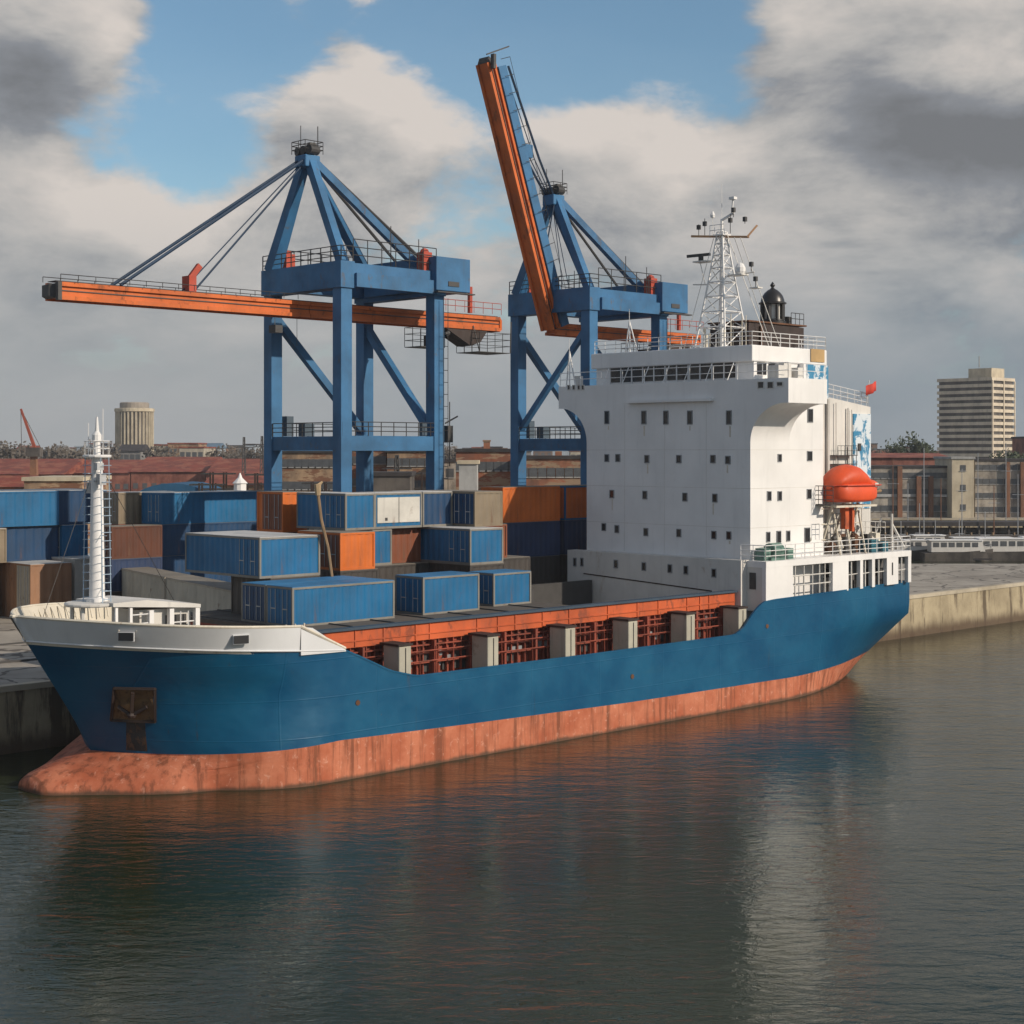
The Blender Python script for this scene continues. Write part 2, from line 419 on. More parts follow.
# ------------------------------------------------------------------ THE SHIP
ship = Thing('cargo_ship', 'blue hulled cargo ship with white tower and orange waterline moored along the quay', 'ship', (77, 79.5, 0))
NC = 79.5; HB = 9.5; S1 = 113.9
def interp(x, tab):
    if x <= tab[0][0]: return tab[0][1]
    for (a, va), (b, vb) in zip(tab, tab[1:]):
        if x <= b: return va+(vb-va)*(x-a)/(b-a)
    return tab[-1][1]
def ztop(s): return interp(s, [(40, 8.15), (45, 7.92), (50, 7.62), (55.2, 7.25), (56.4, 6.75), (58.6, 5.75), (60.6, 5.25), (75, 5.2), (90.2, 5.25), (91.2, 5.6), (92.6, 6.8), (93.6, 7.35), (95, 7.45), (113.9, 7.75)])
def zbul(s): return interp(s, [(40, 9.45), (45, 9.15), (52, 8.75), (60, 8.6)])
def stem(z): return interp(z, [(-3, 42.2), (0, 41.2), (.7, 41.32), (1.0, 41.9), (1.2, 42.9), (1.42, 44.0), (1.75, 45.0), (3, 44.35), (4.7, 43.3), (8.0, 41.2), (9.6, 40.2)])
def zboot(s): return interp(s, [(45, 1.75), (55, 2.25), (65, 2.0), (79, 1.72), (98, 1.6), (106, 1.65), (114, 1.9)])
W0 = [(41.2, 0), (41.22, .8), (41.35, 1.35), (41.8, 1.9), (42.8, 2.7), (43.8, 3.6), (45.2, 5.0), (46.7, 6.1), (50.5, 7.4), (56.7, 8.5), (64, 9.1), (70, 9.5)]
def half(s, z):
    """half breadth of the hull at station s, height z: the bulb is faired into the low part"""
    if z >= 1.75 or s > 70: return half_up(s, z)
    if s <= stem(z)+1e-3: return 0
    b1 = half_up(s, 1.75) if s > 45 else 0
    zt = 1.75 if s >= 45 else interp(s, [(41.2, .3), (41.32, .7), (41.9, 1.0), (42.9, 1.2), (44.0, 1.42), (45, 1.75)])
    q = max(0, min(1, max(z, 0)/zt))
    w = interp(s, W0)
    return b1+max(0, w-b1)*(1-q**2.0)**.65
def half_up(s, z):
    ss = stem(z); t = (s-ss)/interp(z, [(0, 8.5), (2, 9.5), (5, 12.5), (8, 11.5), (9.6, 10.5)])
    t = max(0, min(1, t)); p = interp(z, [(0, 2.6), (2, 2.3), (5, 2.2), (8, 2.5)])
    b = HB*(1-(1-t)**p)**.92
    if s > 96:    # run aft: the low part narrows to the counter
        k = ((s-96)/(S1-96))**1.7
        lo = max(0, 1-max(z, -1)/5.2)
        b *= 1-k*lo*.62
        b *= 1-.06*((s-96)/(S1-96))**2
    return b
def sstern(z): return interp(z, [(-3, 104.0), (0, 110.4), (1.6, 112.4), (3.0, 113.5), (5, S1), (20, S1)])
def hullpt(s, z, off=0, side=-1):
    b = half(s, z); db = (half(s+.05, z)-half(s-.05, z))/.1
    dz = (half(s, z+.05)-half(s, z-.05))/.1
    nrm = Vector((-db, 1, -dz)).normalized()
    return Vector((s+nrm.x*off, NC+side*(b+nrm.y*off), z+nrm.z*off))
def rows(s):
    zt = ztop(s); zb = zboot(s)
    r = [-2.2, -1.0, 0, .22*zb, .42*zb, .58*zb, .72*zb, .82*zb, .90*zb, .96*zb, zb]
    r += [zb+(zt-zb)*k for k in (.12, .25, .4, .55, .7, .85, 1)]
    return r
NS = 170; NR = 18
ts = [0]+[((i/NS)**1.25) for i in range(1, NS+1)]
def hull_grid():
    G = []
    for t in ts:
        row = []
        for j in range(NR):
            s = 40+t*(S1-40)
            for _ in range(12):
                z = rows(s)[j]; a = stem(z); s = a+t*(sstern(z)-a)
            row.append((s, half(s, z), z))
        G.append(row)
    return G
G = hull_grid(); hb = MB()
for side in (-1, 1):
    k = len(hb.v)
    for row in G:
        for (s, b, z) in row: hb.v.append((s, NC+side*b, z))
    for i in range(NS):
        for j in range(NR-1):
            hb.cur = 0 if j < 10 else 1
            a = k+i*NR+j; q = (a, a+NR, a+NR+1, a+1); hb.face(*(q if side < 0 else q[::-1]))
kk = len(hb.v)
for j in range(NR):
    s, b, z = G[-1][j]; hb.v += [(s, NC-b, z), (s, NC+b, z)]
for j in range(NR-1): hb.cur = 0 if j < 10 else 1; hb.face(kk+2*j, kk+2*j+1, kk+2*j+3, kk+2*j+2)
hull = hb.build('hull', [boot, hull_blue], ship, smooth=40)
# white bulwark round the forecastle, plates with thickness
SB = 52.2
def bulwark():
    m = MB(); N = 60; th = .10
    ring = []
    for side in (-1, 1):
        k = len(m.v)
        for i in range(N+1):
            t = (i/N)**1.6
            pts = []
            for which in (0, 1):
                s = 44
                for _ in range(10):
                    z = ztop(s) if which == 0 else zbul(s)
                    a = stem(z); s = a+t*(SB-a)
                b = half(s, min(z, 9.0))+(.05 if which == 0 else .05)
                pts.append((s, b, z))
            (s0, b0, z0), (s1, b1, z1) = pts
            flare = .10
            m.v += [(s0-.03, NC+side*b0, z0), (s1-.03, NC+side*(b1+flare), z1), (s1+th*.7, NC+side*max(0, b1+flare-th), z1), (s0+th*.7, NC+side*max(0, b0-th), z0-.2)]
        for i in range(N):
            a = k+i*4; b = a+4
            for (p, q) in ((0, 1), (1, 2), (2, 3)):
                m.cur = 0 if p == 0 else 1
                m.face(a+p, b+p, b+q, a+q)
        # raking end plate down to the sheer strake
        e = k+N*4; m.cur = 1
    return m
bw = bulwark().build('bulwark', [hull_line, cream], ship, smooth=40)
m = MB()
for side in (-1, 1):
    n0 = NC+side*(half(53, 8)+.10); n1 = NC+side*(half(53, 8)-.12)
    m.prism([(SB+.02, 7.2), (SB+.02, zbul(SB)), (SB+.8, zbul(SB)-.12), (55.3, ztop(55.3)+.02), (55.3, 7.15)], 1, min(n0, n1), max(n0, n1))
m.build_each('bulwark_end', hull_line, ship)
# cap rail
m = MB()
for side in (-1, 1):
    pts = []
    for i in range(41):
        t = (i/40)**1.6; s = 44
        for _ in range(10): z = zbul(s); a = stem(z); s = a+t*(SB-a)
        pts.append((s, NC+side*(half(s, min(z, 9.))+.10), z+.03))
    m.path(pts, .085, 6)
m.tube((SB, NC-half(SB, 8.7)-.1, zbul(SB)+.03), (55.3, NC-half(55, 7.3)-.02, ztop(55.3)+.1), .10, 6)
m.build('cap_rail', cream, ship, smooth=True)
# blue-to-white rubbing strip
m = MB()
for side in (-1, 1):
    pts = []
    for i in range(41):
        t = (i/40)**1.6; s = 44
        for _ in range(10): z = ztop(s); a = stem(z); s = a+t*(55.2-a)
        pts.append((s, NC+side*(half(s, z)+.09), z-.02))
    m.path(pts, .05, 6)
m.build_each('rubbing_strip', hull_line, ship, smooth=True)
# mooring openings in the bulwark
for px_s in (43.6, 48.3):
    s = px_s; z = (ztop(s)+zbul(s))/2+.02
    p = hullpt(s, z, .10); q = hullpt(s+.75, z, .10); d = (q-p).normalized()
    up = Vector((0, 0, 1)); nn = d.cross(up).normalized()
    if nn.y > 0: nn = -nn
    c = (p+q)/2
    fr = MB().beam(c-d*.44+nn*.13, c+d*.44+nn*.13, .08, .50).build('mooring_port', hull_line, ship)
    MB().beam(c-d*.40+nn*.18, c+d*.40+nn*.18, .08, .42).build('opening', black_m, ship, parent=fr)
# anchor pocket
AK = .22; AZ1 = 5.6
def patch_on_hull(s0, s1, z0, z1, off, N=6):
    m = MB()
    for i in range(N+1):
        for j in range(N+1): z = z0+(z1-z0)*j/N; m.v.append(tuple(hullpt(s0+(s1-s0)*i/N+(AZ1-z)*AK, z, off)))
    for i in range(N):
        for j in range(N): a = i*(N+1)+j; m.face(a, a+N+1, a+N+2, a+1)
    return m
AS0, AS1, AZ0, AZ1 = 44.6, 46.0, 3.7, 5.6
pk = patch_on_hull(AS0, AS1, AZ0, AZ1, .05).build('anchor_pocket', paint('pocket_rust', (.17, .095, .04), .85, .7, (.05, .03, .02), .7, 2.2, .35, wearlo=.5), ship)
m = MB()
cs = [(AS0+(AZ1-AZ0)*AK, AZ0), (AS1+(AZ1-AZ0)*AK, AZ0), (AS1, AZ1), (AS0, AZ1), (AS0+(AZ1-AZ0)*AK, AZ0)]
for (a, b), (c, d) in zip(cs, cs[1:]):
    m.beam(hullpt(a, b, .08), hullpt(c, d, .08), .14)
m.build('pocket_frame', dark_brown, ship, parent=pk)
m = MB(); top = hullpt((AS0+AS1)/2, 5.45, .2); bot = hullpt((AS0+AS1)/2+.3, 4.1, .22)
m.beam(top, bot, .18); l = hullpt(AS0+.45, 4.6, .22); r = hullpt(AS1+.02, 4.6, .22)
m.beam(bot, l, .16); m.beam(bot, r, .16); m.lathe(tuple(bot-Vector((0, 0, .12))), [(.2, 0), (.26, .12), (.2, .25)], 8)
m.build('anchor', dark_brown, ship)
m = patch_on_hull(AS0+.45, AS1-.35, 1.95, AZ0-.02, .015)
m.build('rust_stain', paint('anchor_stain', (.03, .035, .035), .8, .8, (.12, .07, .04), .7, 2., .3, wearlo=.5), ship)
for (s, z) in ((56.2, 4.2), (79.3, 3.4), (94.0, 5.6)):
    p = hullpt(s, z, .0); MB().tube(p-Vector((0, .04, 0)), p+Vector((0, .04, 0)), .16, 10).build('discharge_outlet', rust, ship)
# decks
def deckoutline(sa, sb, z, inset, n=24):
    a = [(sa+(sb-sa)*i/n) for i in range(n+1)]
    L = [(s, NC-max(.02, half(s, min(z, 8.5))-inset), z) for s in a]; Rr = [(s, NC+max(.02, half(s, min(z, 8.5))-inset), z) for s in a]
    return L+Rr[::-1]
fd = paint('foredeck_paint', (.28, .26, .22), .8, .5, (.12, .06, .04), .4, .8)
MB().poly(deckoutline(42.3, 55.0, 7.15, .1)).build('forecastle_deck', fd, ship)
MB().box(54.95, 55.05, NC-9, NC+9, 4.8, 7.15).build('forecastle_bulkhead', cream, ship)
MB().poly(deckoutline(55.05, 94.1, 4.75, .04)).build('main_deck', fd, ship)
MB().poly(deckoutline(94.1, 113.6, 6.6, .1)).build('aft_deck', fd, ship)
m = MB()                       # blue sheer strake thickness
for side in (-1, 1):
    pts = [(s, NC+side*(half(s, ztop(s))-.05), ztop(s)) for s in [55.3+i*.5 for i in range(117)]]
    for a, b in zip(pts, pts[1:]): m.beam(a, b, .16, .10)
m.build_each('gunwale', hull_blue, ship)

# forecastle: windlass, platform, small house, mast
m = MB()
m.prism([(45.3, 9.95), (47.4, 10.0), (50.9, 9.55), (50.9, 9.35), (45.3, 9.75)], 1, 77.6, 81.6)
fh = m.build('forecastle_house', white_dirty, ship)
m = MB().box(47.3, 50.6, 78.2, 81.2, 7.16, 9.38); m.build('wall', white_dirty, ship, parent=fh)
m = MB()
for s in (45.5, 46.4): m.box(s, s+.16, 77.7, 77.86, 7.16, 9.75)
for s in (47.6, 48.9, 50.6): m.box(s, s+.28, 77.65, 77.95, 7.16, 9.4)
m.build('post', white, ship, parent=fh)
MB().box(48.95, 50.3, 78.14, 78.19, 7.6, 9.0).build('opening', dark_m, ship, parent=fh)
m = MB()
for s in (49.2, 49.7, 50.2): m.tube((s, 77.8, 7.4), (s, 77.8, 9.2), .04, 4)
for z in (7.9, 8.6): m.tube((48.9, 77.8, z), (50.6, 77.8, z), .04, 4)
for z in (8.2, 8.7, 9.2): m.tube((46.5, 77.75, z), (47.6, 77.75, z), .04, 4)
m.build('grille', white, ship, parent=fh)
m = MB().lathe((45.2, 79.5, 9.72), [(1.55, 0), (1.6, .06), (1.6, .14), (1.5, .2)], 20)
m.build('mast_platform', white_dirty, ship)
m = MB()
for s, n in ((44.2, 78.9), (44.6, 80.8), (46.0, 78.6)): m.tube((s, n, 7.16), (s, n, 9.75), .12, 6)
m.build_each('platform_leg', white_dirty, ship)
for (s, n) in ((44.6, 77.5), (47.0, 76.2)):
    wi = MB().box(s-.5, s+.5, n-.6, n+.6, 7.16, 7.5).build('windlass', dark_m, ship)
    m = MB(); m.tube((s, n-.55, 7.95), (s, n+.55, 7.95), .35, 12); m.tube((s, n-.62, 7.95), (s, n-.55, 7.95), .52, 12); m.tube((s, n+.55, 7.95), (s, n+.62, 7.95), .52, 12)
    m.build('drum', rust, ship, parent=wi)
for (s, n) in ((51.6, 72.6), (43.6, 81.8), (53.4, 74)):
    m = MB(); m.box(s-.5, s+.5, n-.2, n+.2, 7.16, 7.3)
    for k in (-.3, .3): m.lathe((s+k, n, 7.3), [(.13, 0), (.13, .5), (.18, .55), (.16, .62)], 8)
    m.build('mooring_bitt', cream, ship)
m = MB()                       # frames (stays) inside the far bulwark
for i in range(2, 18):
    s = 42.4+i*.6
    for side in (-1, 1):
        b = half(s, 8.0)-.25; b1 = half(s, 9.0)-.12
        m.beam((s, NC+side*b1, 8.9), (s, NC+side*max(.1, min(b, b1)-.1), 8.0), .07)
m.build('bulwark_stay', cream, ship)
fm = MB().lathe((45.4, 79.5, 9.85), [(.60, 0), (.60, .25), (.43, .3), (.38, 4), (.30, 7.8), (.26, 8.2)], 16).build('foremast', white, ship, smooth=True)
m = MB()
m.lathe((45.4, 79.5, 17.9), [(.75, 0), (.78, .05), (.78, .12), (.7, .15)], 14)
m.rail([(45.4+.7*math.cos(a), 79.5+.7*math.sin(a), 18.0) for a in [i*math.pi/4 for i in range(9)]], .8, .6, .025, 2)
m.lathe((45.4, 79.5, 18.05), [(.22, 0), (.2, .7), (.28, .75), (.28, 1.1), (.12, 1.3), (.05, 2.1)], 10)
m.tube((45.6, 79.2, 18), (45.6, 79.2, 20.6), .03, 4); m.tube((45.1, 79.9, 18), (45.1, 79.9, 19.8), .03, 4)
m.build('mast_head', white, ship, parent=fm)
m = MB()
for (n, sgn) in ((78.45, -1), (80.55, 1)):
    for ds in (-.28, .28): m.tube((45.4+ds*.9, n, 9.9), (45.4+ds*.9, n+(.22 if n < 79 else -.22), 17.9), .03, 4)
    for i in range(17):
        z = 10.1+i*.46; m.tube((45.12, n+(.0), z), (45.68, n, z), .022, 4)
    for i in range(3): m.tube((45.4, n, 10.6+i*3), (45.4, 79.5, 10.6+i*3), .02, 4)
m.build('mast_ladder', paint('ladder_paint', (.35, .45, .55), .5), ship, parent=fm)
m = MB(); m.tube((44.9, 78.9, 16.6), (45.9, 80.1, 16.6), .05, 5); m.box(45.0, 45.4, 78.5, 78.9, 16.4, 17.0); m.box(45.3, 45.7, 80.1, 80.5, 15.9, 16.5); m.box(44.9, 45.3, 78.6, 79.0, 17.2, 17.6)
m.build('mast_lamp', galv, ship, parent=fm)
m = MB()
m.tube((45.4, 79.5, 17.8), (54.6, 84.5, 7.3), .02, 3); m.tube((45.4, 79.5, 17.8), (42.0, 79.5, 8.9), .02, 3)
m.build('stay_wire', dark_m, ship, parent=fm)

# hatch coaming with its ribs, rails and the row of beige pillars
CZ = 8.1; C0, C1 = 54.6, 93.1; CN = 72.35
m = MB(); m.box(C0, 76.6, CN+.25, 86.6, 4.78, CZ-.3); m.box(76.62, C1, CN+.25, CN+.6, 4.78, CZ-.13); m.build_each('hatch_coaming', coam_red, ship)
m = MB(); m.box(C0-.1, C1, CN-.12, CN+.22, 6.95, CZ-.12)
s = C0
m.mat(0)
ub = m.build('upper_coaming', coam_orange, ship)
m = MB(); random.seed(3); s = C0+.3
while s < C1-.3:
    m.box(s, s+random.choice((.06, .06, .12)), CN-.18, CN-.125, 7.0, CZ-.14); s += random.uniform(.9, 4.2)
m.box(C0, C1, CN-.19, CN-.125, 7.30, 7.36)
m.build('stiffener', coam_orange, ship, parent=ub)
MB().box(C0-.2, C1+.05, CN-.32, CN+.3, CZ-.12, CZ+.02).build('coaming_rim', paint('rim_blue', (.035, .06, .09), .6, .5), ship)
MB().box(76.6, 83.5, 83.3, 86.75, 4.8, CZ-.045).build('tween_deck_house', dark_m, ship)
MB().box(83.52, C1, 86.4, 86.75, 4.8, CZ-.045).build('far_coaming', dark_m, ship)
hc = MB().box(C0, 76.6, CN+.3, 86.75, CZ-.30, CZ-.04).build('hatch_cover', paint('hatch_cover_paint', (.10, .085, .07), .8, .5, (.2, .08, .04)), ship)
for i in range(7):
    MB().box(C0+.3+i*3.14, C0+.36+i*3.14, CN+.4, 86.6, CZ-.04, CZ+.03).build('cover_joint', dark_m, ship, parent=hc)
m = MB(); s = 55.2; i = 0
while s < C1-.3:
    big = i % 5 == 0
    m.box(s, s+(.16 if big else .07), CN-(.42 if big else .05), CN+.24, 4.78, 6.94); s += random.uniform(.42, .7); i += 1
for z in (5.55, 6.1, 6.6): m.box(C0, C1, CN-.10, CN+.20, z, z+.08)
m.build('coaming_rib', coam_red, ship)
m = MB()
for z, off in ((5.75, .55), (6.35, .5)): m.tube((56.5, CN-off, z), (C1-.5, CN-off, z), .045, 5)
s = 57
while s < C1-.6: m.tube((s, CN-.55, 4.8), (s, CN-.5, 6.6), .035, 4); s += 1.35
m.build('coaming_handrail', coam_red, ship)
m = MB(); random.seed(11)
for i in range(26):
    s = random.uniform(58, 91); z = random.uniform(5.0, 6.2); m.box(s, s+random.uniform(.3, 1.3), CN+.12, CN+.30, z, z+random.uniform(.2, .5))
m.build_each('pipe_box', grey_m, ship)
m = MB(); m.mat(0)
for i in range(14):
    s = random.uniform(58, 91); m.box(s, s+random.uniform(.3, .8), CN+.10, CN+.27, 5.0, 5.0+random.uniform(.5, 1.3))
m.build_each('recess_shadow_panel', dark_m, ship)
for s in (60.0, 67.0, 73.8, 79.8, 85.8, 91.6):
    p = MB().box(s-.5, s+.42, 70.32, 71.75, 4.8, 7.0).build('deck_pillar', pillar_m, ship, bevel=.06)
    MB().box(s-.58, s+.5, 70.26, 72.0, 7.02, 7.14).build('cap', dark_brown, ship, parent=p)
    MB().box(s-.04, s+.0, 70.28, 70.315, 4.9, 6.9).build('seam', dark_m, ship, parent=p)


# ------------------------------------------------------------------ accommodation tower
T0, TB = 94.4, 103.6; TN0, TN1 = 71.8, 88.2; WN0, WN1 = 68.4, 91.35; WT = 23.55
def arch(nw, nt, sgn, zt=21.75, za=18.9, k=12):
    """soffit curve from the wing tip to the tower wall"""
    return [(nw+(nt-nw)*math.sin(math.pi/2*i/k), za+(zt-za)*math.cos(math.pi/2*i/k)) for i in range(k+1)]
tower = MB()
aL = arch(WN0+.25, TN0, -1); aR = arch(WN1-.25, TN1, 1)
poly = [(TN0, 4.8)]+aL[::-1]+[(WN0, 21.75), (WN0, WT)]+[(WN1, WT), (WN1, 21.75)]+aR+[(TN1, 4.8)]
tower.prism(poly, 0, T0, 99.2)
tower_o = tower.build('superstructure', white, ship, smooth=30)
MB().box(99.2, TB, TN0, TN1, 4.8, WT-.002).build('rear_wall', white, ship, parent=tower_o)
MB().box(93.3, T0-.005, TN0+.02, 89.3, 4.85, 10.3).build('lower_house', white_dirty, ship, parent=tower_o)
m = MB(); m.box(93.98, 94.0+.395, 75.2, 83.6, 22.02, 22.22); m.build('front_ledge', white, ship, parent=tower_o)
def front_nz(px, py, s=T0):
    a = (px-512)/FPX; n = s*(a*UY-UX)/(-UY-a*UX)
    Y = UY*s+UX*n; return n, CAMH-(py-HOR)*Y/FPX
def side_sz(px, py, n):
    a = (px-512)/FPX; s = n*(UX*a+UY)/(UX-UY*a); Y = UY*s+UX*n
    return s, CAMH-(py-HOR)*Y/FPX
# window openings measured on the tower's own front and side (metres)
FW = [(n, z, w, h) for (n, z, w, h) in
      [(*front_nz(x, 417.5), .52, 1.15) for x in (607, 644, 666, 690, 729)] +
      [(*front_nz(x, y), .50, .62) for x, y in ((607, 458), (618, 458), (647, 459), (679, 459), (713, 459), (728, 460))] +
      [(*front_nz(x, y), .48, .66) for x, y in ((612, 494), (645, 495), (685, 497), (715, 498))] +
      [(*front_nz(x, y), .46, .62) for x, y in ((604, 527), (617, 529), (646, 532), (679, 533), (714, 535), (729, 535.5))] +
      []]
def mk_window(thing, parent, c, w, h, axis, mat=None, dark=None, proud=.05):
    """small framed window; axis 0: in a wall facing -s, 1: facing -n"""
    m = MB(); a, b = c; f = .06; w *= .76; h *= .82
    def add(u0, u1, z0, z1, d0, d1):
        if axis == 0: m.box(c3-d1, c3-d0, u0, u1, z0, z1)
        else: m.box(u0, u1, c3-d1, c3-d0, z0, z1)
    c3 = parent_plane
    add(a-w/2-f, a-w/2, b-h/2-f, b+h/2+f, -.01, proud); add(a+w/2, a+w/2+f, b-h/2-f, b+h/2+f, -.01, proud)
    add(a-w/2, a+w/2, b+h/2, b+h/2+f, -.01, proud+.03); add(a-w/2, a+w/2, b-h/2-f, b-h/2, -.01, proud)
    o = m.build('window', mat or white_dirty, thing, parent=parent)
    m = MB(); add(a-w/2, a+w/2, b-h/2, b+h/2, -.008, .012); m.build('pane', dark or glass, thing, parent=o)
    return o
parent_plane = T0
for (n, z, w, h) in FW: mk_window(ship, tower_o, (n, z), w, h, 0, mat=grey_m)
parent_plane = 93.3
for x in (575, 582): n, z = front_nz(x, 562, 93.3); mk_window(ship, tower_o, (n, z), .3, .7, 0, mat=grey_m)
for x, y in ((616, 564), (644, 566.5), (670, 568.5), (686, 570), (714, 573)): n, z = front_nz(x, y, 93.3); mk_window(ship, tower_o, (n, z), .42, .66, 0, mat=grey_m)
parent_plane = T0
for x in (569, 574, 579, 583): n, z = front_nz(x, 387.5); mk_window(ship, tower_o, (n, z), .30, .38, 0)
for x in (761, 770.5): n, z = front_nz(x, 385); mk_window(ship, tower_o, (n, z), .62, .52, 0)
n, z = front_nz(780, 384); mk_window(ship, tower_o, (n, z), .62, .3, 0)
parent_plane = TN0
for (x, y, w, h) in ((781, 419, .5, .95), (789, 417, .6, 1.05), (810, 415.6, .8, 1.15), (779.5, 458, .5, .6), (809.5, 456, .75, .8), (769, 496, .55, .75), (779.5, 496, .55, .75), (809, 494, .65, .8),
                     (768, 537, .5, .8), (778.6, 537, .6, 1.0), (788, 536, .5, .85), (807, 535, .8, 1.25)):
    s, z = side_sz(x, y, TN0); mk_window(ship, tower_o, (s, z), w, h, 1, mat=grey_m)
# rust runs under a third of the openings
random.seed(4); m = MB()
for (n, z, w, h) in FW:
    if random.random() < .4: q = random.uniform(-.2, .2); m.box(T0-.006, T0+.001, n+q-.06, n+q+random.uniform(.02, .10), z-h/2-random.uniform(.3, 1.0), z-h/2-.08)
m.build_each('rust_run', paint('rust_run', (.60, .54, .46), .7, .5, (.48, .38, .28), .5, 3, .2, wearlo=.5), ship, parent=tower_o)
# thin weld seams at the decks of the tower
m = MB()
for z in (9.75, 12.6, 15.5, 18.35): m.box(T0-.012, T0+.001, TN0+.02, TN1-.02, z, z+.03); m.box(T0+.02, TB-.02, TN0-.012, TN0+.001, z, z+.03)
for n in (75.9, 80.0, 84.1): m.box(T0-.010, T0+.001, n, n+.025, 10.4, 21.9)
m.build('deck_seam', white_dirty, ship, parent=tower_o)
m = MB(); m.beam((93.28, 74.5, 7.9), (93.28, 87.5, 8.5), .03, .09); m.build('dark_scuff', dark_brown, ship, parent=tower_o)

# casing behind the tower with the flaking blue and white side
cas = MB(); cas.prism([(TB+.003, 9), (TB+.003, 23.4), (106.4, 23.3), (106.6, 22.6), (112.9, 21.9), (112.9, 9)], 1, 73.6, 86)
cas_o = cas.build('engine_casing', white_dirty, ship)
def flaking():
    m, t, p = principled('flaking_blue_paint'); co = t.new('ShaderNodeTexCoord').outputs['Object']
    n = t.noise(t.map(co, (1, 1, .55)), 1.15, 9, .74, .7)
    n2 = t.noise(co, .5, 3)
    f = t.mapr(t.math('ADD', n, t.math('MULTIPLY', t.math('SUBTRACT', n2, .5), .35)), .47, .52)
    t.l.new(t.mix(f, (.03, .20, .36), (.60, .66, .70)), p.inputs['Base Color']); p.inputs['Roughness'].default_value = .6; return m
flk = flaking()
MB().box(110.3, 112.8, 73.50, 73.62, 13.6, 21.3).build('flaking_panel', flk, ship, parent=cas_o)
m = MB()
for s, r in ((104.3, .10), (105.2, .06), (106.6, .14), (107.7, .05), (109.4, .09), (109.9, .05)): m.tube((s, 73.4, 10.3), (s, 73.4, interp(s, [(104, 23.0), (110, 21.6)])), r, 6)
m.build('vent_pipe', white_dirty, ship, parent=cas_o)
m = MB()
for z in (15.6, 16.4, 17.2, 17.9): m.box(107.1, 109.9, 72.9, 73.55, z, z+.06)
for s in (107.2, 108.5, 109.8): m.tube((s, 72.9, 15.6), (s, 72.9, 18.6), .03, 4)
m.rail([(107.1, 72.85, 17.9), (109.9, 72.85, 17.9)], .8, .5, .02, 2)
m.build('service_platform', dark_m, ship, parent=cas_o)
m = MB(); m.box(110.9, 111.3, 73.42, 73.5, 18.3, 18.9); m.build('casing_vent', dark_m, ship, parent=cas_o)
m = MB(); m.rail([(106.8, 73.7, 22.55), (112.7, 73.7, 21.9), (112.7, 85.8, 21.9)], 1.1, 1.0, .03, 3); m.build('casing_rail', white, ship, parent=cas_o)
m = MB(); m.tube((112.4, 73.7, 21.95), (112.4, 73.4, 24.1), .04, 5); fs_ = m.build('flagstaff', white, ship)
m = MB(); N = 8
for i in range(N+1):
    for j in range(3): m.v.append((111.6+i*.2, 73.2+.12*math.sin(i*1.1), 22.75+j*.4+i*.06))
for i in range(N):
    for j in range(2): a = i*3+j; m.face(a, a+3, a+4, a+1)
fl = m.build('flag', flag_m, ship, parent=fs_, smooth=True); fl.modifiers.new('t', 'SOLIDIFY').thickness = .02

# bridge
B0, B1, BN0, BN1 = 96.0, 105.2, 72.7, 88.6; BT = 26.1
br = MB().box(B0, B1, BN0, BN1, WT+.003, BT).build('bridge', white, ship)
MB().box(B0-.35, B1+.05, BN0-.12, BN1+.3, 24.95, BT+.08).build('bridge_roof', white, ship, parent=br, bevel=.08)
for i in range(11):
    n0 = 74.3+i*1.16
    pw = MB().box(B0-.06, B0+.01, n0+.04, n0+1.06, 23.8, 24.98).build('bridge_window', glass, ship, parent=br)
m = MB()
for i in range(12): m.box(B0-.10, B0+.01, 74.3+i*1.16-.07, 74.3+i*1.16+.03, 23.7, 24.94)
m.build_each('window_mullion', white, ship, parent=br)
m = MB()
for s in (96.4, 97.8, 99.2): m.box(s, s+1.1, BN0-.05, BN0+.01, 24.0, 24.9)
m.build_each('side_window', glass, ship, parent=br)
bl = MB().box(101.9, 105.0, BN0-.42, BN0-.13, 22.4, 24.95).build('blue_locker', flk, ship, parent=br)
MB().box(103.0, 104.8, BN0-.20, BN0-.13, 25.2, 26.2).build('rust_patch', paint('ochre_stain', (.45, .30, .14), .8, .7), ship, parent=br)
m = MB().box(101.6, 101.9, BN0-.5, BN0-.1, WT, 25.0); m.build('locker_post', white, ship, parent=br)
m = MB()
m.rail([(T0+.1, WN1-.1, WT), (T0+.1, WN0+.1, WT), (99.1, WN0+.1, WT)], 1.1, 2.2, .028, 2, .04)
m.build('bridge_wing_rail', white, ship, parent=tower_o)
m = MB()
for i in range(7): n = 74.0+i*2.1; m.tube((T0+.12, n, WT), (T0+.9, n, 24.9), .045, 4)
m.build('awning_post', white, ship, parent=tower_o)
m = MB()      # wing consoles and boxes by the rail
for (s, n, a, b, h) in ((95.4, 70.0, .7, 1.0, 1.0), (96.6, 70.4, .9, .8, 1.2), (97.8, 70.0, .6, .6, .9), (95.6, 90.2, .5, .5, .9)): m.box(s, s+a, n, n+b, WT, WT+h)
m.build_each('wing_console', white_dirty, ship, parent=tower_o)
m = MB(); m.rail([(B0-.2, BN1, BT+.08), (B0-.2, BN0, BT+.08), (B1, BN0, BT+.08), (B1, BN1, BT+.08)], 1.0, 1.15, .03, 3, .04); m.build('roof_rail', white, ship, parent=br)
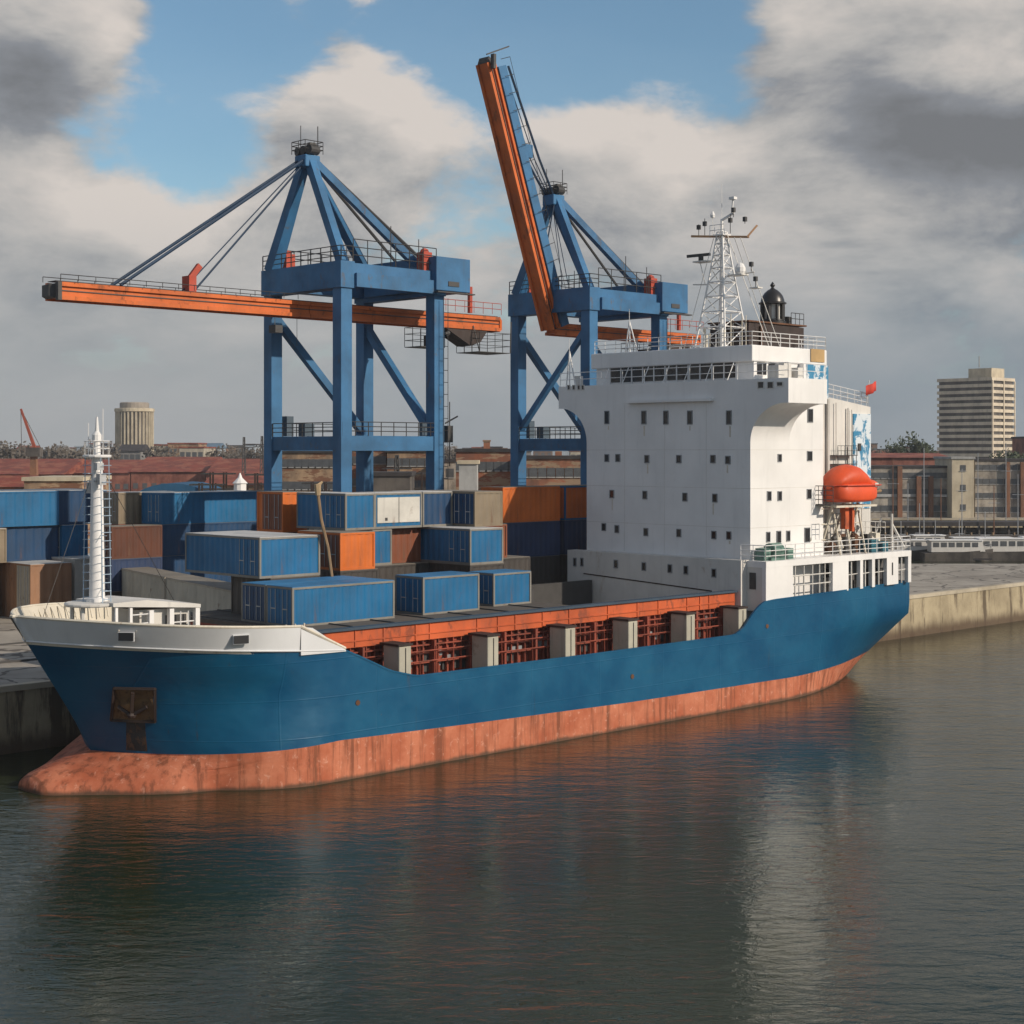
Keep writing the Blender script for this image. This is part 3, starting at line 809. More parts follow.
# small A-frame aerials
for (s, n, z0, h, w) in ((96.3, 85.3, BT+.08, 2.5, .9), (94.9, 90.6, WT, 2.9, .7)):
    m = MB(); top = (s, n, z0+h)
    for dx, dy in ((-w/2, -w/2), (w/2, -w/2), (0, w/2)): m.tube((s+dx, n+dy, z0), top, .06, 5)
    m.tube(top, (s, n, z0+h+1.0), .03, 4); m.tube((s-w*.3, n-w*.3, z0+h*.4), (s+w*.3, n-w*.3, z0+h*.4), .04, 4)
    m.build('aerial_frame', white, ship, parent=br)
# brown block with domed lantern on the bridge roof
bk = MB().prism([(99.2, BT+.08), (99.2, 28.2), (99.9, 28.25), (106.4, 28.15), (106.4, BT+.08)], 1, 75.6, 79.4).build('roof_block', dark_brown, ship)
m = MB(); m.box(99.0, 106.6, 75.45, 79.5, 28.25, 28.37); m.box(100.5, 100.75, 75.4, 75.55, 26.5, 28.0); m.build('cornice', rust, ship, parent=bk)
m = MB()
m.tube((105.2, 76.2, 28.37), (105.2, 76.2, 29.0), .25, 8); m.tube((105.8, 76.8, 28.37), (105.8, 76.8, 29.1), .18, 8); m.rail([(104.7, 75.6, 28.37), (106.4, 75.6, 28.37)], .9, .5, .03, 2)
m.build('roof_vent', dark_m, ship, parent=bk)
lc = (104.0, 76.9, 28.37)
ln = MB().lathe(lc, [(1.12, 0), (1.12, .22), (.92, .28), (.90, .4)], 16).build('lantern', black_m, ship, smooth=True)
MB().lathe((lc[0], lc[1], lc[2]+.40), [(.70, 0), (.70, 1.32)], 12).build('lantern_pane', lantern_glass, ship, parent=ln)
m = MB()
for i in range(8):
    a = i*math.pi/4+.3; m.tube((lc[0]+.84*math.cos(a), lc[1]+.84*math.sin(a), lc[2]+.3), (lc[0]+.84*math.cos(a), lc[1]+.84*math.sin(a), lc[2]+1.62), .13 if i % 2 else .2, 6)
m.build('lantern_column', black_m, ship, parent=ln)
m = MB().lathe((lc[0], lc[1], lc[2]+1.60), [(.92, 0), (1.1, .03), (1.1, .13), (.96, .18), (.92, .38), (.82, .66), (.64, .92), (.40, 1.13), (.2, 1.24), (.13, 1.32), (.10, 1.38), (.18, 1.46), (.2, 1.55), (.12, 1.66), (.03, 1.8)], 20)
m.build('lantern_dome', plain('dome_black', (.02, .018, .018), .35), ship, parent=ln, smooth=50)

# main lattice mast
MS, MN, MZ = 97.9, 77.2, BT+.08
mm = MB(); tip = 36.2
legs = [(-1.5, -1.5), (1.5, -1.5), (1.5, 1.5), (-1.5, 1.5)]
def mp(i, z):
    k = 1-(z-MZ)/(tip-MZ); k = .10+.90*k**1.15; return (MS+legs[i][0]*k, MN+legs[i][1]*k, z)
lv = [MZ, 27.8, 29.0, 30.2, 31.3, 32.4, 33.4, 34.3, 35.2]
for a, b in zip(lv, lv[1:]):
    for i in range(4):
        mm.tube(mp(i, a), mp(i, b), .085, 5); mm.tube(mp(i, b), mp((i+1) % 4, b), .05, 4)
        mm.tube(mp(i, a), mp((i+1) % 4, b), .045, 4)
mm.tube((MS, MN, MZ), (MS, MN, 36.2), .16, 8, .11)
mast = mm.build('main_mast', white, ship)
m = MB(); m.beam((MS-.9, MN+2.3, 35.0), (MS+.8, MN-2.0, 34.7), .16); m.beam((MS+.7, MN-1.9, 34.7), (MS+1.3, MN-2.4, 35.6), .14)
m.build('yard', paint('yard_ochre', (.42, .24, .13), .6, .5), ship, parent=mast)
m = MB()
m.box(MS-.5, MS+.5, MN+1.3, MN+2.5, 33.0, 33.1); m.tube((MS, MN, 33.0), (MS-.2, MN+2.4, 33.1), .05, 4)
m.box(MS-.4, MS+.5, MN-2.2, MN-.9, 31.7, 31.8); m.tube((MS, MN, 31.7), (MS+.3, MN-2.9, 31.9), .05, 4); m.box(MS-.2, MS+.4, MN-3.6, MN-2.8, 30.6, 30.7)
m.tube((MS+.2, MN-2.9, 31.8), (MS+.1, MN-3.4, 30.6), .04, 4); m.tube((MS-.3, MN+2.6, 31.3), (MS-.3, MN+1.2, 31.2), .05, 4); m.tube((MS-.3, MN+1.4, 31.2), (MS-.3, MN+1.9, 33.0), .04, 4)
m.build('mast_bracket', white_dirty, ship, parent=mast)
m = MB()
m.beam((MS-.7, MN+2.9, 33.5), (MS+.1, MN+1.2, 33.6), .18, .22); m.lathe((MS-.2, MN+1.9, 33.1), [(.2, 0), (.2, .4)], 8)
m.build('radar_scanner', dark_m, ship, parent=mast)
m = MB()
m.lathe((MS+.1, MN-1.7, 31.8), [(.3, 0), (.42, .2), (.42, .5), (.25, .8), (.05, .9)], 10)
m.build('radome', white, ship, parent=mast)
m = MB()
for (n, z, h) in ((2.2, 35.1, .9), (1.6, 35.1, 1.3), (-.9, 35.0, 1.5), (-1.2, 36.2, .7), (-2.9, 31.9, .7), (-3.3, 30.7, .8), (-2.3, 35.6, .3)):
    m.tube((MS-.1, MN+n, z), (MS-.1, MN+n, z+h), .035, 4); m.box(MS-.22, MS+.02, MN+n-.13, MN+n+.13, z+h*.55, z+h*.55+.35)
m.build('mast_light', dark_m, ship, parent=mast)
m = MB(); m.tube((MS, MN, 36.1), (MS, MN, 38.9), .035, 4); m.beam((MS, MN, 36.1), (MS+.2, MN-1.0, 36.6), .16); m.tube((MS+.1, MN-.9, 36.6), (MS+.1, MN-1.0, 37.7), .07, 5); m.box(MS-.1, MS+.3, MN-1.25, MN-.75, 37.6, 37.8); m.tube((MS, MN+.9, 34.9), (MS, MN+.9, 36.6), .05, 4); m.lathe((MS, MN+.9, 36.4), [(.16, 0), (.2, .2), (.05, .5)], 8); m.box(MS-.5, MS+.5, MN-.5, MN+.5, 34.9, 35.0); m.rail([(MS-.6, MN-.7, 34.9), (MS-.6, MN+.7, 34.9)], .8, .5, .03, 2)
m.build('mast_top', white, ship, parent=mast)
m = MB()
for (a, b) in (((MS, MN-1.2, 34.7), (MS+3.0, MN-2.6, MZ)), ((MS, MN-.5, 35.0), (MS+1.5, MN-3.4, MZ)), ((MS, MN+.8, 34.8), (MS-1.2, MN+2.8, MZ)), ((MS, MN-1.8, 34.6), (MS+2.2, MN-3.9, MZ))): m.tube(a, b, .03, 4)
m.build('mast_stay', white_dirty, ship, parent=mast)
m = MB(); random.seed(5)
for i in range(12): s = MS+random.uniform(-1.5, 2.6); n = MN+random.uniform(-2.2, 1.6); m.tube((s, n, MZ), (s, n, MZ+random.uniform(.8, 2.6)), random.choice((.04, .07, .12)), 6)
m.build('deck_pipe', cream, ship, parent=mast)

# stern gallery flush with the hull side
GZ = 10.25; g0, g1, gn = 94.0, 113.4, 70.08
gal_top = MB().box(g0, g1, gn, 89.0, GZ-.45, GZ).build('boat_deck', white, ship)
zz = lambda s: ztop(s)-.05
m = MB()
for (a, b) in ((g0, 97.3), (102.4, 104.5), (106.1, 106.5), (107.75, 108.15), (109.85, 111.5), (112.95, g1)):
    m.prism([(a, zz(a)), (b, zz(b)), (b, GZ-.452), (a, GZ-.452)], 1, gn+.012, gn+.35)
gal = m.build_each('gallery_wall', white, ship)[0]
m = MB().box(g0+.01, g0+.28, gn+.36, TN0+1.5, 6.6, GZ-.455); m.build('gallery_front', white_dirty, ship, parent=gal)
m = MB().box(g0-.05, g0+.005, 71.0, 71.55, 8.2, 9.4); m.build('front_door', dark_m, ship, parent=gal)
MB().box(94.4, g1-.1, 72.6, 72.8, 6.6, GZ-.46).build('inner_wall', paint('inner_wall_gloom', (.10, .095, .09), .7, .4), ship, parent=gal)  # wall coloured dark to give the gloom inside the gallery
m = MB()
for s in (97.8, 98.9, 100.0, 100.9, 101.6): m.tube((s, gn+.2, zz(s)), (s, gn+.2, GZ-.46), .06, 5)
for z in (8.3, 9.0): m.tube((97.3, gn+.2, z), (102.4, gn+.2, z), .05, 5)
for s in (105.2, 107.1, 109.0, 112.3): m.tube((s, gn+.25, zz(s)), (s, gn+.25, GZ-.46), .07, 5)
for a, b in ((104.5, 106.1), (106.5, 107.75), (108.15, 109.85), (111.5, 112.95)): m.tube((a, gn+.25, 8.7), (b, gn+.25, 8.75), .04, 5)
m.build_each('gallery_grille', white_dirty, ship, parent=gal)
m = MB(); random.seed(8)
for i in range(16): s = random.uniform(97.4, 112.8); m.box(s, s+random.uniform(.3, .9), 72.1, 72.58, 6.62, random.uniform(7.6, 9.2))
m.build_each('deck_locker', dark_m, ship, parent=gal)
m = MB(); m.box(110.55, 110.72, gn-.01, gn+.012, 8.4, 9.4); m.build('vent_slot', dark_m, ship, parent=gal)
m = MB(); m.rail([(g0+.05, TN0+.6, GZ), (g0+.05, gn+.08, GZ), (g1-.05, gn+.08, GZ), (g1-.05, 88.8, GZ)], 1.15, 1.2, .03, 3, .04); m.build('deck_rail', white, ship, parent=gal_top)
# things on the boat deck (fixed machinery)
m = MB(); m.tube((95.6, 71.0, GZ+.7), (96.8, 71.0, GZ+.7), .55, 12); m.box(95.2, 97.0, 70.5, 71.5, GZ, GZ+.25); m.build('green_winch', green_m, ship, parent=gal_top)
m = MB(); m.box(94.6, 95.4, 70.7, 71.5, GZ, GZ+.9); m.box(97.4, 98.2, 70.7, 71.3, GZ, GZ+.8); m.build_each('deck_chest', green_m, ship, parent=gal_top)
m = MB(); m.box(108.6, 109.6, 70.7, 71.9, GZ, GZ+1.0); m.box(110.2, 111.0, 70.7, 71.9, GZ, GZ+.8); m.build_each('blue_chest', teal_m, ship, parent=gal_top)
random.seed(21)
for nm, mt, k in (('winch_gear', dark_m, 16), ('winch_bed', cream, 14), ('winch_drum', rust, 9)):
    m = MB()
    for i in range(k):
        s = random.uniform(101.5, 110.8); n = random.uniform(71.2, 73.3)
        if random.random() < .5: m.tube((s, n, GZ+random.uniform(.2, 1.4)), (s+random.uniform(-.8, .8), n+random.uniform(-.5, .5), GZ+random.uniform(.3, 2.1)), random.uniform(.07, .3), 8)
        else: m.box(s, s+random.uniform(.3, .9), n, n+random.uniform(.3, .7), GZ, GZ+random.uniform(.4, 1.5))
    m.build_each(nm, mt, ship, parent=gal_top)
# davit cradle under the lifeboat
m = MB()
for s in (104.2, 105.6, 107.6): m.beam((s, 72.6, GZ), (s+.2, 71.4, 14.2), .16); m.beam((s, 70.6, GZ), (s+.2, 71.4, 13.6), .12)
for z in (11.4, 12.6, 13.8): m.tube((103.4, 71.8, z), (108.9, 71.8, z), .05, 5)
m.beam((103.2, 70.4, 14.0), (108.8, 70.4, 14.0), .16); m.beam((103.2, 72.3, 14.0), (108.8, 72.3, 14.0), .16)
for s in (103.3, 104.9, 106.8, 108.7): m.beam((s, 70.3, 14.02), (s, 73.5, 14.02), .1)
m.build('davit', cream, ship)
m = MB(); m.beam((105.6, 71.2, 12.2), (105.6, 71.2, 13.9), .5); m.beam((106.3, 71.0, 12.0), (106.3, 71.0, 13.9), .3); m.build('davit_ram', coam_orange, ship)
m = MB(); m.rail([(102.6, 72.2, 14.2), (102.6, 70.2, 14.2)], 1.4, .6, .03, 4); m.rail([(102.6, 70.2, 12.3), (103.6, 70.2, 12.3)], 1.2, .5, .03, 3); m.box(102.6, 103.3, 70.4, 72, 14.1, 14.2); m.build('davit_ladder', dark_m, ship)
m = MB()
for (a, b, r) in (((108.9, 72.5, GZ), (109.3, 72.5, 14.6), .05), ((110.1, 72.6, GZ), (110.1, 72.6, 13.8), .05), ((112.3, 71.2, GZ), (112.3, 71.2, 13.2), .12), ((112.3, 71.2, 12.4), (113.2, 70.6, GZ+.2), .1), ((111.4, 72.8, GZ), (112.0, 72.0, 12.8), .1)): m.tube(a, b, r, 6)
m.rail([(109.0, 72.0, 11.8), (112.6, 72.0, 11.6)], .9, .8, .03, 2)
m.build('stern_post', white_dirty, ship)

# lifeboat: enclosed orange boat resting on the cradle
lb = Thing('lifeboat', 'round topped orange enclosed lifeboat on its cradle beside the white tower', 'lifeboat', (105.9, 71.35, 14.15))
def loft(secs, n=20):
    m = MB(); secs = [(103.5+(a-102.6)*.92, b, c*.95, 14.3+(d-14.15)*.9, 14.3+(e-14.15)*.9, g) for a, b, c, d, e, g in secs]
    for (s, c, w, z0, z1, e) in secs:
        for i in range(n):
            a = 2*math.pi*i/n; x = math.copysign(abs(math.cos(a))**e, math.cos(a)); y = math.copysign(abs(math.sin(a))**e, math.sin(a))
            m.v.append((s, c+x*w, (z0+z1)/2+y*(z1-z0)/2))
    for j in range(len(secs)-1):
        for i in range(n): i2 = (i+1) % n; m.face(j*n+i, j*n+i2, (j+1)*n+i2, (j+1)*n+i)
    m.face(*range(n)); m.face(*[(len(secs)-1)*n+i for i in range(n)]); return m
c = 71.35
m = loft([(102.9, c, .55, 14.5, 15.7, .6), (103.1, c, 1.0, 14.25, 15.75, .5), (103.7, c, 1.35, 14.15, 15.8, .45), (104.6, c, 1.48, 14.12, 15.8, .4), (106.5, c, 1.48, 14.12, 15.8, .4), (107.7, c, 1.3, 14.15, 15.75, .45), (108.5, c, 1.0, 14.3, 15.6, .5), (109.0, c, .6, 14.5, 15.5, .6)])
m.build('boat_hull', lifeboat_m, lb, smooth=50)
m = loft([(102.75, c, .3, 15.3, 15.7, 1), (103.0, c, .85, 15.3, 16.2, 1), (103.5, c, 1.15, 15.3, 16.75, 1), (104.4, c, 1.32, 15.3, 17.25, .95), (105.3, c, 1.34, 15.3, 17.42, .95), (106.2, c, 1.32, 15.3, 17.28, .95), (107.0, c, 1.22, 15.3, 16.85, 1), (107.7, c, 1.05, 15.3, 16.3, 1), (108.2, c, .8, 15.3, 15.85, 1)])
m.build('canopy', lifeboat_m, lb, smooth=60)
m = loft([(108.1, c, .7, 15.2, 16.1, .8), (108.9, c, .66, 15.2, 16.05, .8), (109.5, c, .5, 15.2, 15.9, .9), (109.9, c, .2, 15.2, 15.6, 1)])
cn = m.build('cockpit', lifeboat_m, lb, smooth=50)
MB().box(109.1, 109.6, c-.66, c-.55, 15.4, 15.75).build('cockpit_window', lantern_glass, lb, parent=cn)
m = MB(); m.path([(103.5+(s-102.6)*.92, c-w*.95-.03, 15.60) for s, w in ((102.7, .5), (103.5, 1.28), (104.6, 1.52), (106.5, 1.52), (108.2, 1.32), (109.3, .85))], .06, 6); m.build('fender_line', plain('lifeboat_dark', (.45, .045, .015), .5), lb)
m = MB(); m.tube((109.9, c, 15.0), (110.9, c, 15.1), .12, 8); m.build('tow_hook', wood_m, lb)

# ------------------------------------------------------------------ CONTAINERS
def cpaint(name, col, wear=.35): return paint(name, col, .5, wear, (.13, .06, .03), .3, .9, .2, wearlo=.6)
CM = {'sienna': cpaint('container_sienna', (.30, .16, .09), .6), 'blue': cpaint('container_blue', (.006, .110, .250)), 'deep': cpaint('container_deep_blue', (.008, .045, .115)), 'orange': cpaint('container_orange', (.56, .13, .018)),
      'rust': cpaint('container_rust', (.20, .062, .028), .7), 'tan': cpaint('container_tan', (.22, .175, .12), .6), 'grey': cpaint('container_grey', (.44, .40, .32), .7),
      'pale': cpaint('container_pale', (.55, .53, .48), .4), 'umber': cpaint('container_shaded_rust', (.10, .034, .018), .7), 'navy': cpaint('container_navy', (.02, .04, .10), .4),  # umber is rusty orange darkened in the colour to stand for shade
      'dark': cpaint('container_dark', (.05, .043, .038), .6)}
roofs = {'light': paint('roof_light', (.46, .46, .45), .7, .5, (.20, .12, .08), .2, .8), 'blue': paint('roof_blue', (.03, .16, .33), .6, .4, (.3, .3, .3), .2, .8), 'dull': paint('roof_dull', (.20, .18, .15), .8, .5, (.1, .06, .04), .3, .8)}
edge_m = paint('container_edge', (.20, .19, .17), .7, .4, (.16, .08, .04), .3, 1.5)
def container(label, s0, s1, n0, n1, z0, z1, col, roof='dull', group=None, door='side', dcol=None, org_rot=None, pitch=.28, framecol=None):
    """door: 'side' puts the doors on the face towards -s (the shaded end), 'front' on the face towards -n, None: none.
    Built about its own corner so that it can be turned."""
    L, Wn, Hh = s1-s0, n1-n0, z1-z0
    if org_rot is None: th = Thing('shipping_container', label, 'container', (s0, n0, z0), group)
    else:
        th = Thing('shipping_container', label, 'container', org_rot[0], group, frame=False, rot=org_rot[1]); th.org = Vector((s0, n0, z0))
    fm_ = framecol or (edge_m if col in ('blue', 'deep') and group == gA else CM[col])
    m = MB(); f = .13; e = .0
    for a in (s0, s1-f):
        for b in (n0, n1-f): m.box(a, a+f, b, b+f, z0, z1)
    for b in (n0, n1-f):
        m.box(s0+f, s1-f, b, b+f, z1-.12, z1); m.box(s0+f, s1-f, b, b+f, z0, z0+.15)
    for a in (s0, s1-f):
        m.box(a, a+f, n0+f, n1-f, z1-.12, z1); m.box(a, a+f, n0+f, n1-f, z0, z0+.15)
    m.build('frame', fm_, th)
    # corrugated walls
    def corr(m, a, b, fixed, axis, out):
        k0 = len(m.v); k = max(4, int((b-a)/pitch*2)); d = .035
        for i in range(k+1):
            u = a+(b-a)*i/k; off = fixed+out*(-.03-(d if i % 4 in (2, 3) else 0))
            for z in (z0+.15, z1-.12): m.v.append((u, off, z) if axis == 1 else (off, u, z))
        for i in range(k): q = k0+2*i; m.face(q, q+2, q+3, q+1)
    m = MB(); corr(m, s0+f, s1-f, n0, 1, -1); corr(m, s0+f, s1-f, n1, 1, 1)
    corr(m, n0+f, n1-f, s0, 0, -1); corr(m, n0+f, n1-f, s1, 0, 1)
    m.build('corrugated_wall', CM[col], th)
    m = MB(); m.box(s0+.03, s1-.03, n0+.03, n1-.03, z1-.06, z1+.03)
    m.build('roof', roofs[roof], th)
    if door == 'side':
        a0, a1 = n0+f, n1-f; nd = max(1, round((a1-a0)/1.2)) if (a1-a0) < 3.2 else 2
        dw = min(1.15, (a1-a0)/nd)
        for i in range(nd):
            b0 = a0+i*dw; dd = MB().box(s0-.0, s0+.03, b0+.02, b0+dw-.02, z0+.17, z1-.14).build('door', CM[dcol or col], th)
            mm_ = MB()
            for q in (.3, .7): mm_.tube((s0-.03, b0+dw*q, z0+.2), (s0-.03, b0+dw*q, z1-.16), .022, 4)
            mm_.box(s0-.05, s0-.005, b0+dw*.28, b0+dw*.7, z0+1.0, z0+1.06)
            mm_.build('lock_rod', galv, th, parent=dd)
    elif door == 'front':
        mid = (s0+s1)/2
        dd = MB().box(s0+f+.1, s1-f-.1, n0-.02, n0+.02, z0+.4, z1-.3).build('door', CM[dcol or col], th)
        mm_ = MB(); mm_.box(mid-.02, mid+.02, n0-.04, n0-.022, z0+.4, z1-.3)
        mm_.box(s0+.9, s0+1.1, n0-.05, n0-.022, z0+.55, z0+.75)
        mm_.build('lock_rod', dark_m, th, parent=dd)
    return th
T1, T2, T3, TH_ = 8.03, 10.5, 12.97, 2.43
q4 = [4.104, 6.93, 9.76, 12.59]
gA = 'containers stacked on the hatch cover'
container('wide bright blue container at the front left of the hatch, nearest the bow', 55.4, 63.1, 75, 77.55, T1, 10.35, 'blue', 'blue', gA)
container('deep blue container hidden mostly behind the wide blue one at the hatch corner', 55.4, 63.1, 77.63, 80.1, T1, 10.35, 'deep', 'blue', gA)
container('short blue cube like container alone on the hatch right of the widest blue one', 65.4, 70.2, 75, 77.7, T1, 10.4, 'blue', 'blue', gA)
container('small blue container at the right end of the lowest row beside a dark gap', 72.4, 75.9, 76, 78.5, T1, 10.2, 'blue', 'blue', gA)
container('long blue container with whitish roof on the second tier behind the foremast', 56.8, 61.4, 80.2, 88.4, T2, T2+TH_+.05, 'blue', 'light', gA)
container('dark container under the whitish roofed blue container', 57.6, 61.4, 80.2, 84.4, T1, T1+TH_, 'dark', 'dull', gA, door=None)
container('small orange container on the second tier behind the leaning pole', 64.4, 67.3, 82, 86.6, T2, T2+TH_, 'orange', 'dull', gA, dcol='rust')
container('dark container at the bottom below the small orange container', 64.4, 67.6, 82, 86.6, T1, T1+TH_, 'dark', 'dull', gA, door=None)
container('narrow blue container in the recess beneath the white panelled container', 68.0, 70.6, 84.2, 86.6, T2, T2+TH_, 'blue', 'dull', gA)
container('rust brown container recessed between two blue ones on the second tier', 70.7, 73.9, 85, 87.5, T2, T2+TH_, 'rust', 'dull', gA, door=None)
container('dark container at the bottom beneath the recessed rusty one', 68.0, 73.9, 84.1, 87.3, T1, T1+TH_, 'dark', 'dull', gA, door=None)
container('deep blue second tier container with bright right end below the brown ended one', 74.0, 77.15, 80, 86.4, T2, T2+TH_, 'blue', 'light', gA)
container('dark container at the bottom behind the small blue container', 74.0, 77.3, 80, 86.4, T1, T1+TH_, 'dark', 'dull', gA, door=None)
container('blue top tier container with a bright end to the right of the leaning pole', 66.4, 68.95, 84, 89.4, T3, T3+TH_, 'blue', 'light', gA)
container('blue framed top tier container with large white door panel', 69.0, 73.25, 84.1, 86.6, T3, T3+TH_, 'blue', 'light', gA, door='front', dcol='pale')
container('top tier container with brown right end and blue shaded doors', 76.3, 79.0, 82, 87.6, T3, T3+TH_, 'tan', 'dull', gA, dcol='deep')
container('dark blue top tier container between white panel and brown end', 73.4, 76.2, 84.2, 87.6, T3, T3+TH_, 'deep', 'light', gA)
container('umber container on the second tier under the brown ended container', 77.3, 81.3, 83.9, 86.5, T2, T2+TH_, 'rust', 'dull', gA, door=None)
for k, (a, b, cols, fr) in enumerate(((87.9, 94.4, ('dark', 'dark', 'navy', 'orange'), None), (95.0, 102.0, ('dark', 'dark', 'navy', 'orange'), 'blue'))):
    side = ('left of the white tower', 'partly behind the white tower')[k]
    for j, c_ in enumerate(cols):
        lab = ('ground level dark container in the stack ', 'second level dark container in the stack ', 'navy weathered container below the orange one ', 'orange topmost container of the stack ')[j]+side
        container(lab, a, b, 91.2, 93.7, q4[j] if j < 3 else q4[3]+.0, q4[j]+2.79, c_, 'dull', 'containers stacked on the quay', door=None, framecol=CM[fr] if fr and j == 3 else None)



container('dark brown container at the bottom right of the hatch stack', 77.5, 83.4, 83.6, 86.5, T1, T1+TH_, 'dark', 'dull', gA, door=None)

gQ = 'containers stacked on the quay'
q4 = [4.104, 6.93, 9.76, 12.59]
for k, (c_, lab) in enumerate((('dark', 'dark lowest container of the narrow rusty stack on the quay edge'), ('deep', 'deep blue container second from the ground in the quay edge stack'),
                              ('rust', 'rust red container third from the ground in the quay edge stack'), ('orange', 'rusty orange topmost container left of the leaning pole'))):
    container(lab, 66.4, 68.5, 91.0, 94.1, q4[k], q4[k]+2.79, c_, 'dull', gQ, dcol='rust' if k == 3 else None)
e4 = [4.104+2.665*i for i in range(4)]
def stack(s0, s1, n0, n1, cols, labs, roof='light'):
    for k, (c_, lab) in enumerate(zip(cols, labs)):
        if c_: container(lab, s0, s1, n0, n1, e4[k], e4[k]+2.63, c_, roof if k == 3 else 'dull', gQ)
stack(72.9, 82.7, 117, 120.2, ('dark', 'deep', 'deep', 'blue'), ('lowest dark container of the stack far behind the foremast', 'deep blue container on the second level far behind the foremast',
      'deep blue container on the third level, below the broad blue one', 'broad blue topmost container right of the foremast on the quay'))
stack(67.9, 72.7, 116.6, 119, ('dark', 'navy', 'umber', None), ('dark ground level container below the navy one right of the foremast', 'navy container below the dark rusty one right of the foremast', 'rusty container just right of the foremast, coloured dark as if shaded', None))
stack(70.9, 77, 120.6, 123.2, (None, None, None, 'tan'), ('', '', '', 'brown topmost container between foremast and broad blue container'))
stack(70.9, 77, 120.6, 123.2, ('dark', 'navy', 'rust', None), ('dark lowest container beneath the brown one behind the foremast', 'navy container second from the ground beneath the brown one', 'rust container directly under the brown one behind the foremast', ''))
gL = 'tall containers at the left end of the yard'
def big(label, s0, s1, n0, n1, z0, z1, c_, roof='light', **k): container(label, s0, s1, n0, n1, z0, z1, c_, roof, gL, pitch=.4, **k)
big('tall grey box container with rusty brown side nearest the left edge of the yard', 64.6, 68.4, 124, 131, 4.104, 8.75, 'sienna', dcol='grey')
big('pale container with faint grid standing behind the foremast', 68.9, 72.0, 124.4, 130, 4.104, 9.0, 'pale', dcol='pale')
big('blue container with a bright right face left of the foremast ladder', 69.7, 72.2, 128, 135, 8.8, 11.75, 'blue')
big('deep blue container second from left in the middle row', 64.35, 69.5, 128.4, 136, 8.8, 11.7, 'deep')
big('brown container cut by the left edge of the picture in the middle row', 56, 64.2, 127.4, 134, 8.8, 11.7, 'tan', door=None)
big('large blue top row container at the left edge of the yard', 62.4, 69.4, 128, 135, 11.8, 14.8, 'blue')
big('blue top row container right behind the foremast ladder', 69.5, 74.2, 128.2, 135, 11.8, 14.8, 'deep')
big('pale top row container cut by the left edge of the picture', 54.0, 62.3, 127.6, 134, 11.8, 14.8, 'pale', door=None)
for i, (a, b, c_) in enumerate(((57.6, 63.9, 'tan'), (72.3, 78, 'dark'))):
    big(('tan container at ground level under the left edge stack', 'dark ground level container behind the pale gridded one')[i], a, b, 128.2, 134, 4.104, 8.75, c_, door=None)
# two long weathered grey containers standing end to end, turned away from the quay line
ang = math.atan2(.854, -.52)-math.pi/2     # local n axis runs along the row
for i, (t, lab) in enumerate(((0.0, 'weathered grey long container with pale edge post, nearest the hatch'), (14.6, 'weathered grey long container farther behind, next to the foremast'))):
    o = Vector((-19.0-.52*t, 110+.854*t, QZ+.004))
    container(lab, 0, 2.5, 0, 14.4, 0, 4.5, 'grey', 'dull', gQ, door=None, org_rot=(o, ang), framecol=paint('frame_pale', (.40, .34, .26), .7, .5, (.2, .1, .06), .4, 1.), pitch=.5)
# leaning pole with hooked head
pl = Thing('leaning_pole', 'tall thin weathered wooden pole leaning in front of the containers', 'pole', (62.0, 79.9, 8.02))
m = MB(); pts = [(62.1, 79.85, 8.05), (62.0, 79.8, 10.4), (61.7, 79.8, 12.2), (61.2, 79.85, 14.0), (61.0, 79.9, 15.6)]
m.path(pts, .10, 6); m.build('shaft', wood_m, pl)
m = MB(); m.tube((61.0, 79.9, 15.5), (60.95, 79.9, 16.2), .16, 6, .22); m.tube((60.95, 79.85, 16.1), (61.25, 79.8, 16.35), .14, 5, .06); m.build('hook', rope_m, pl)

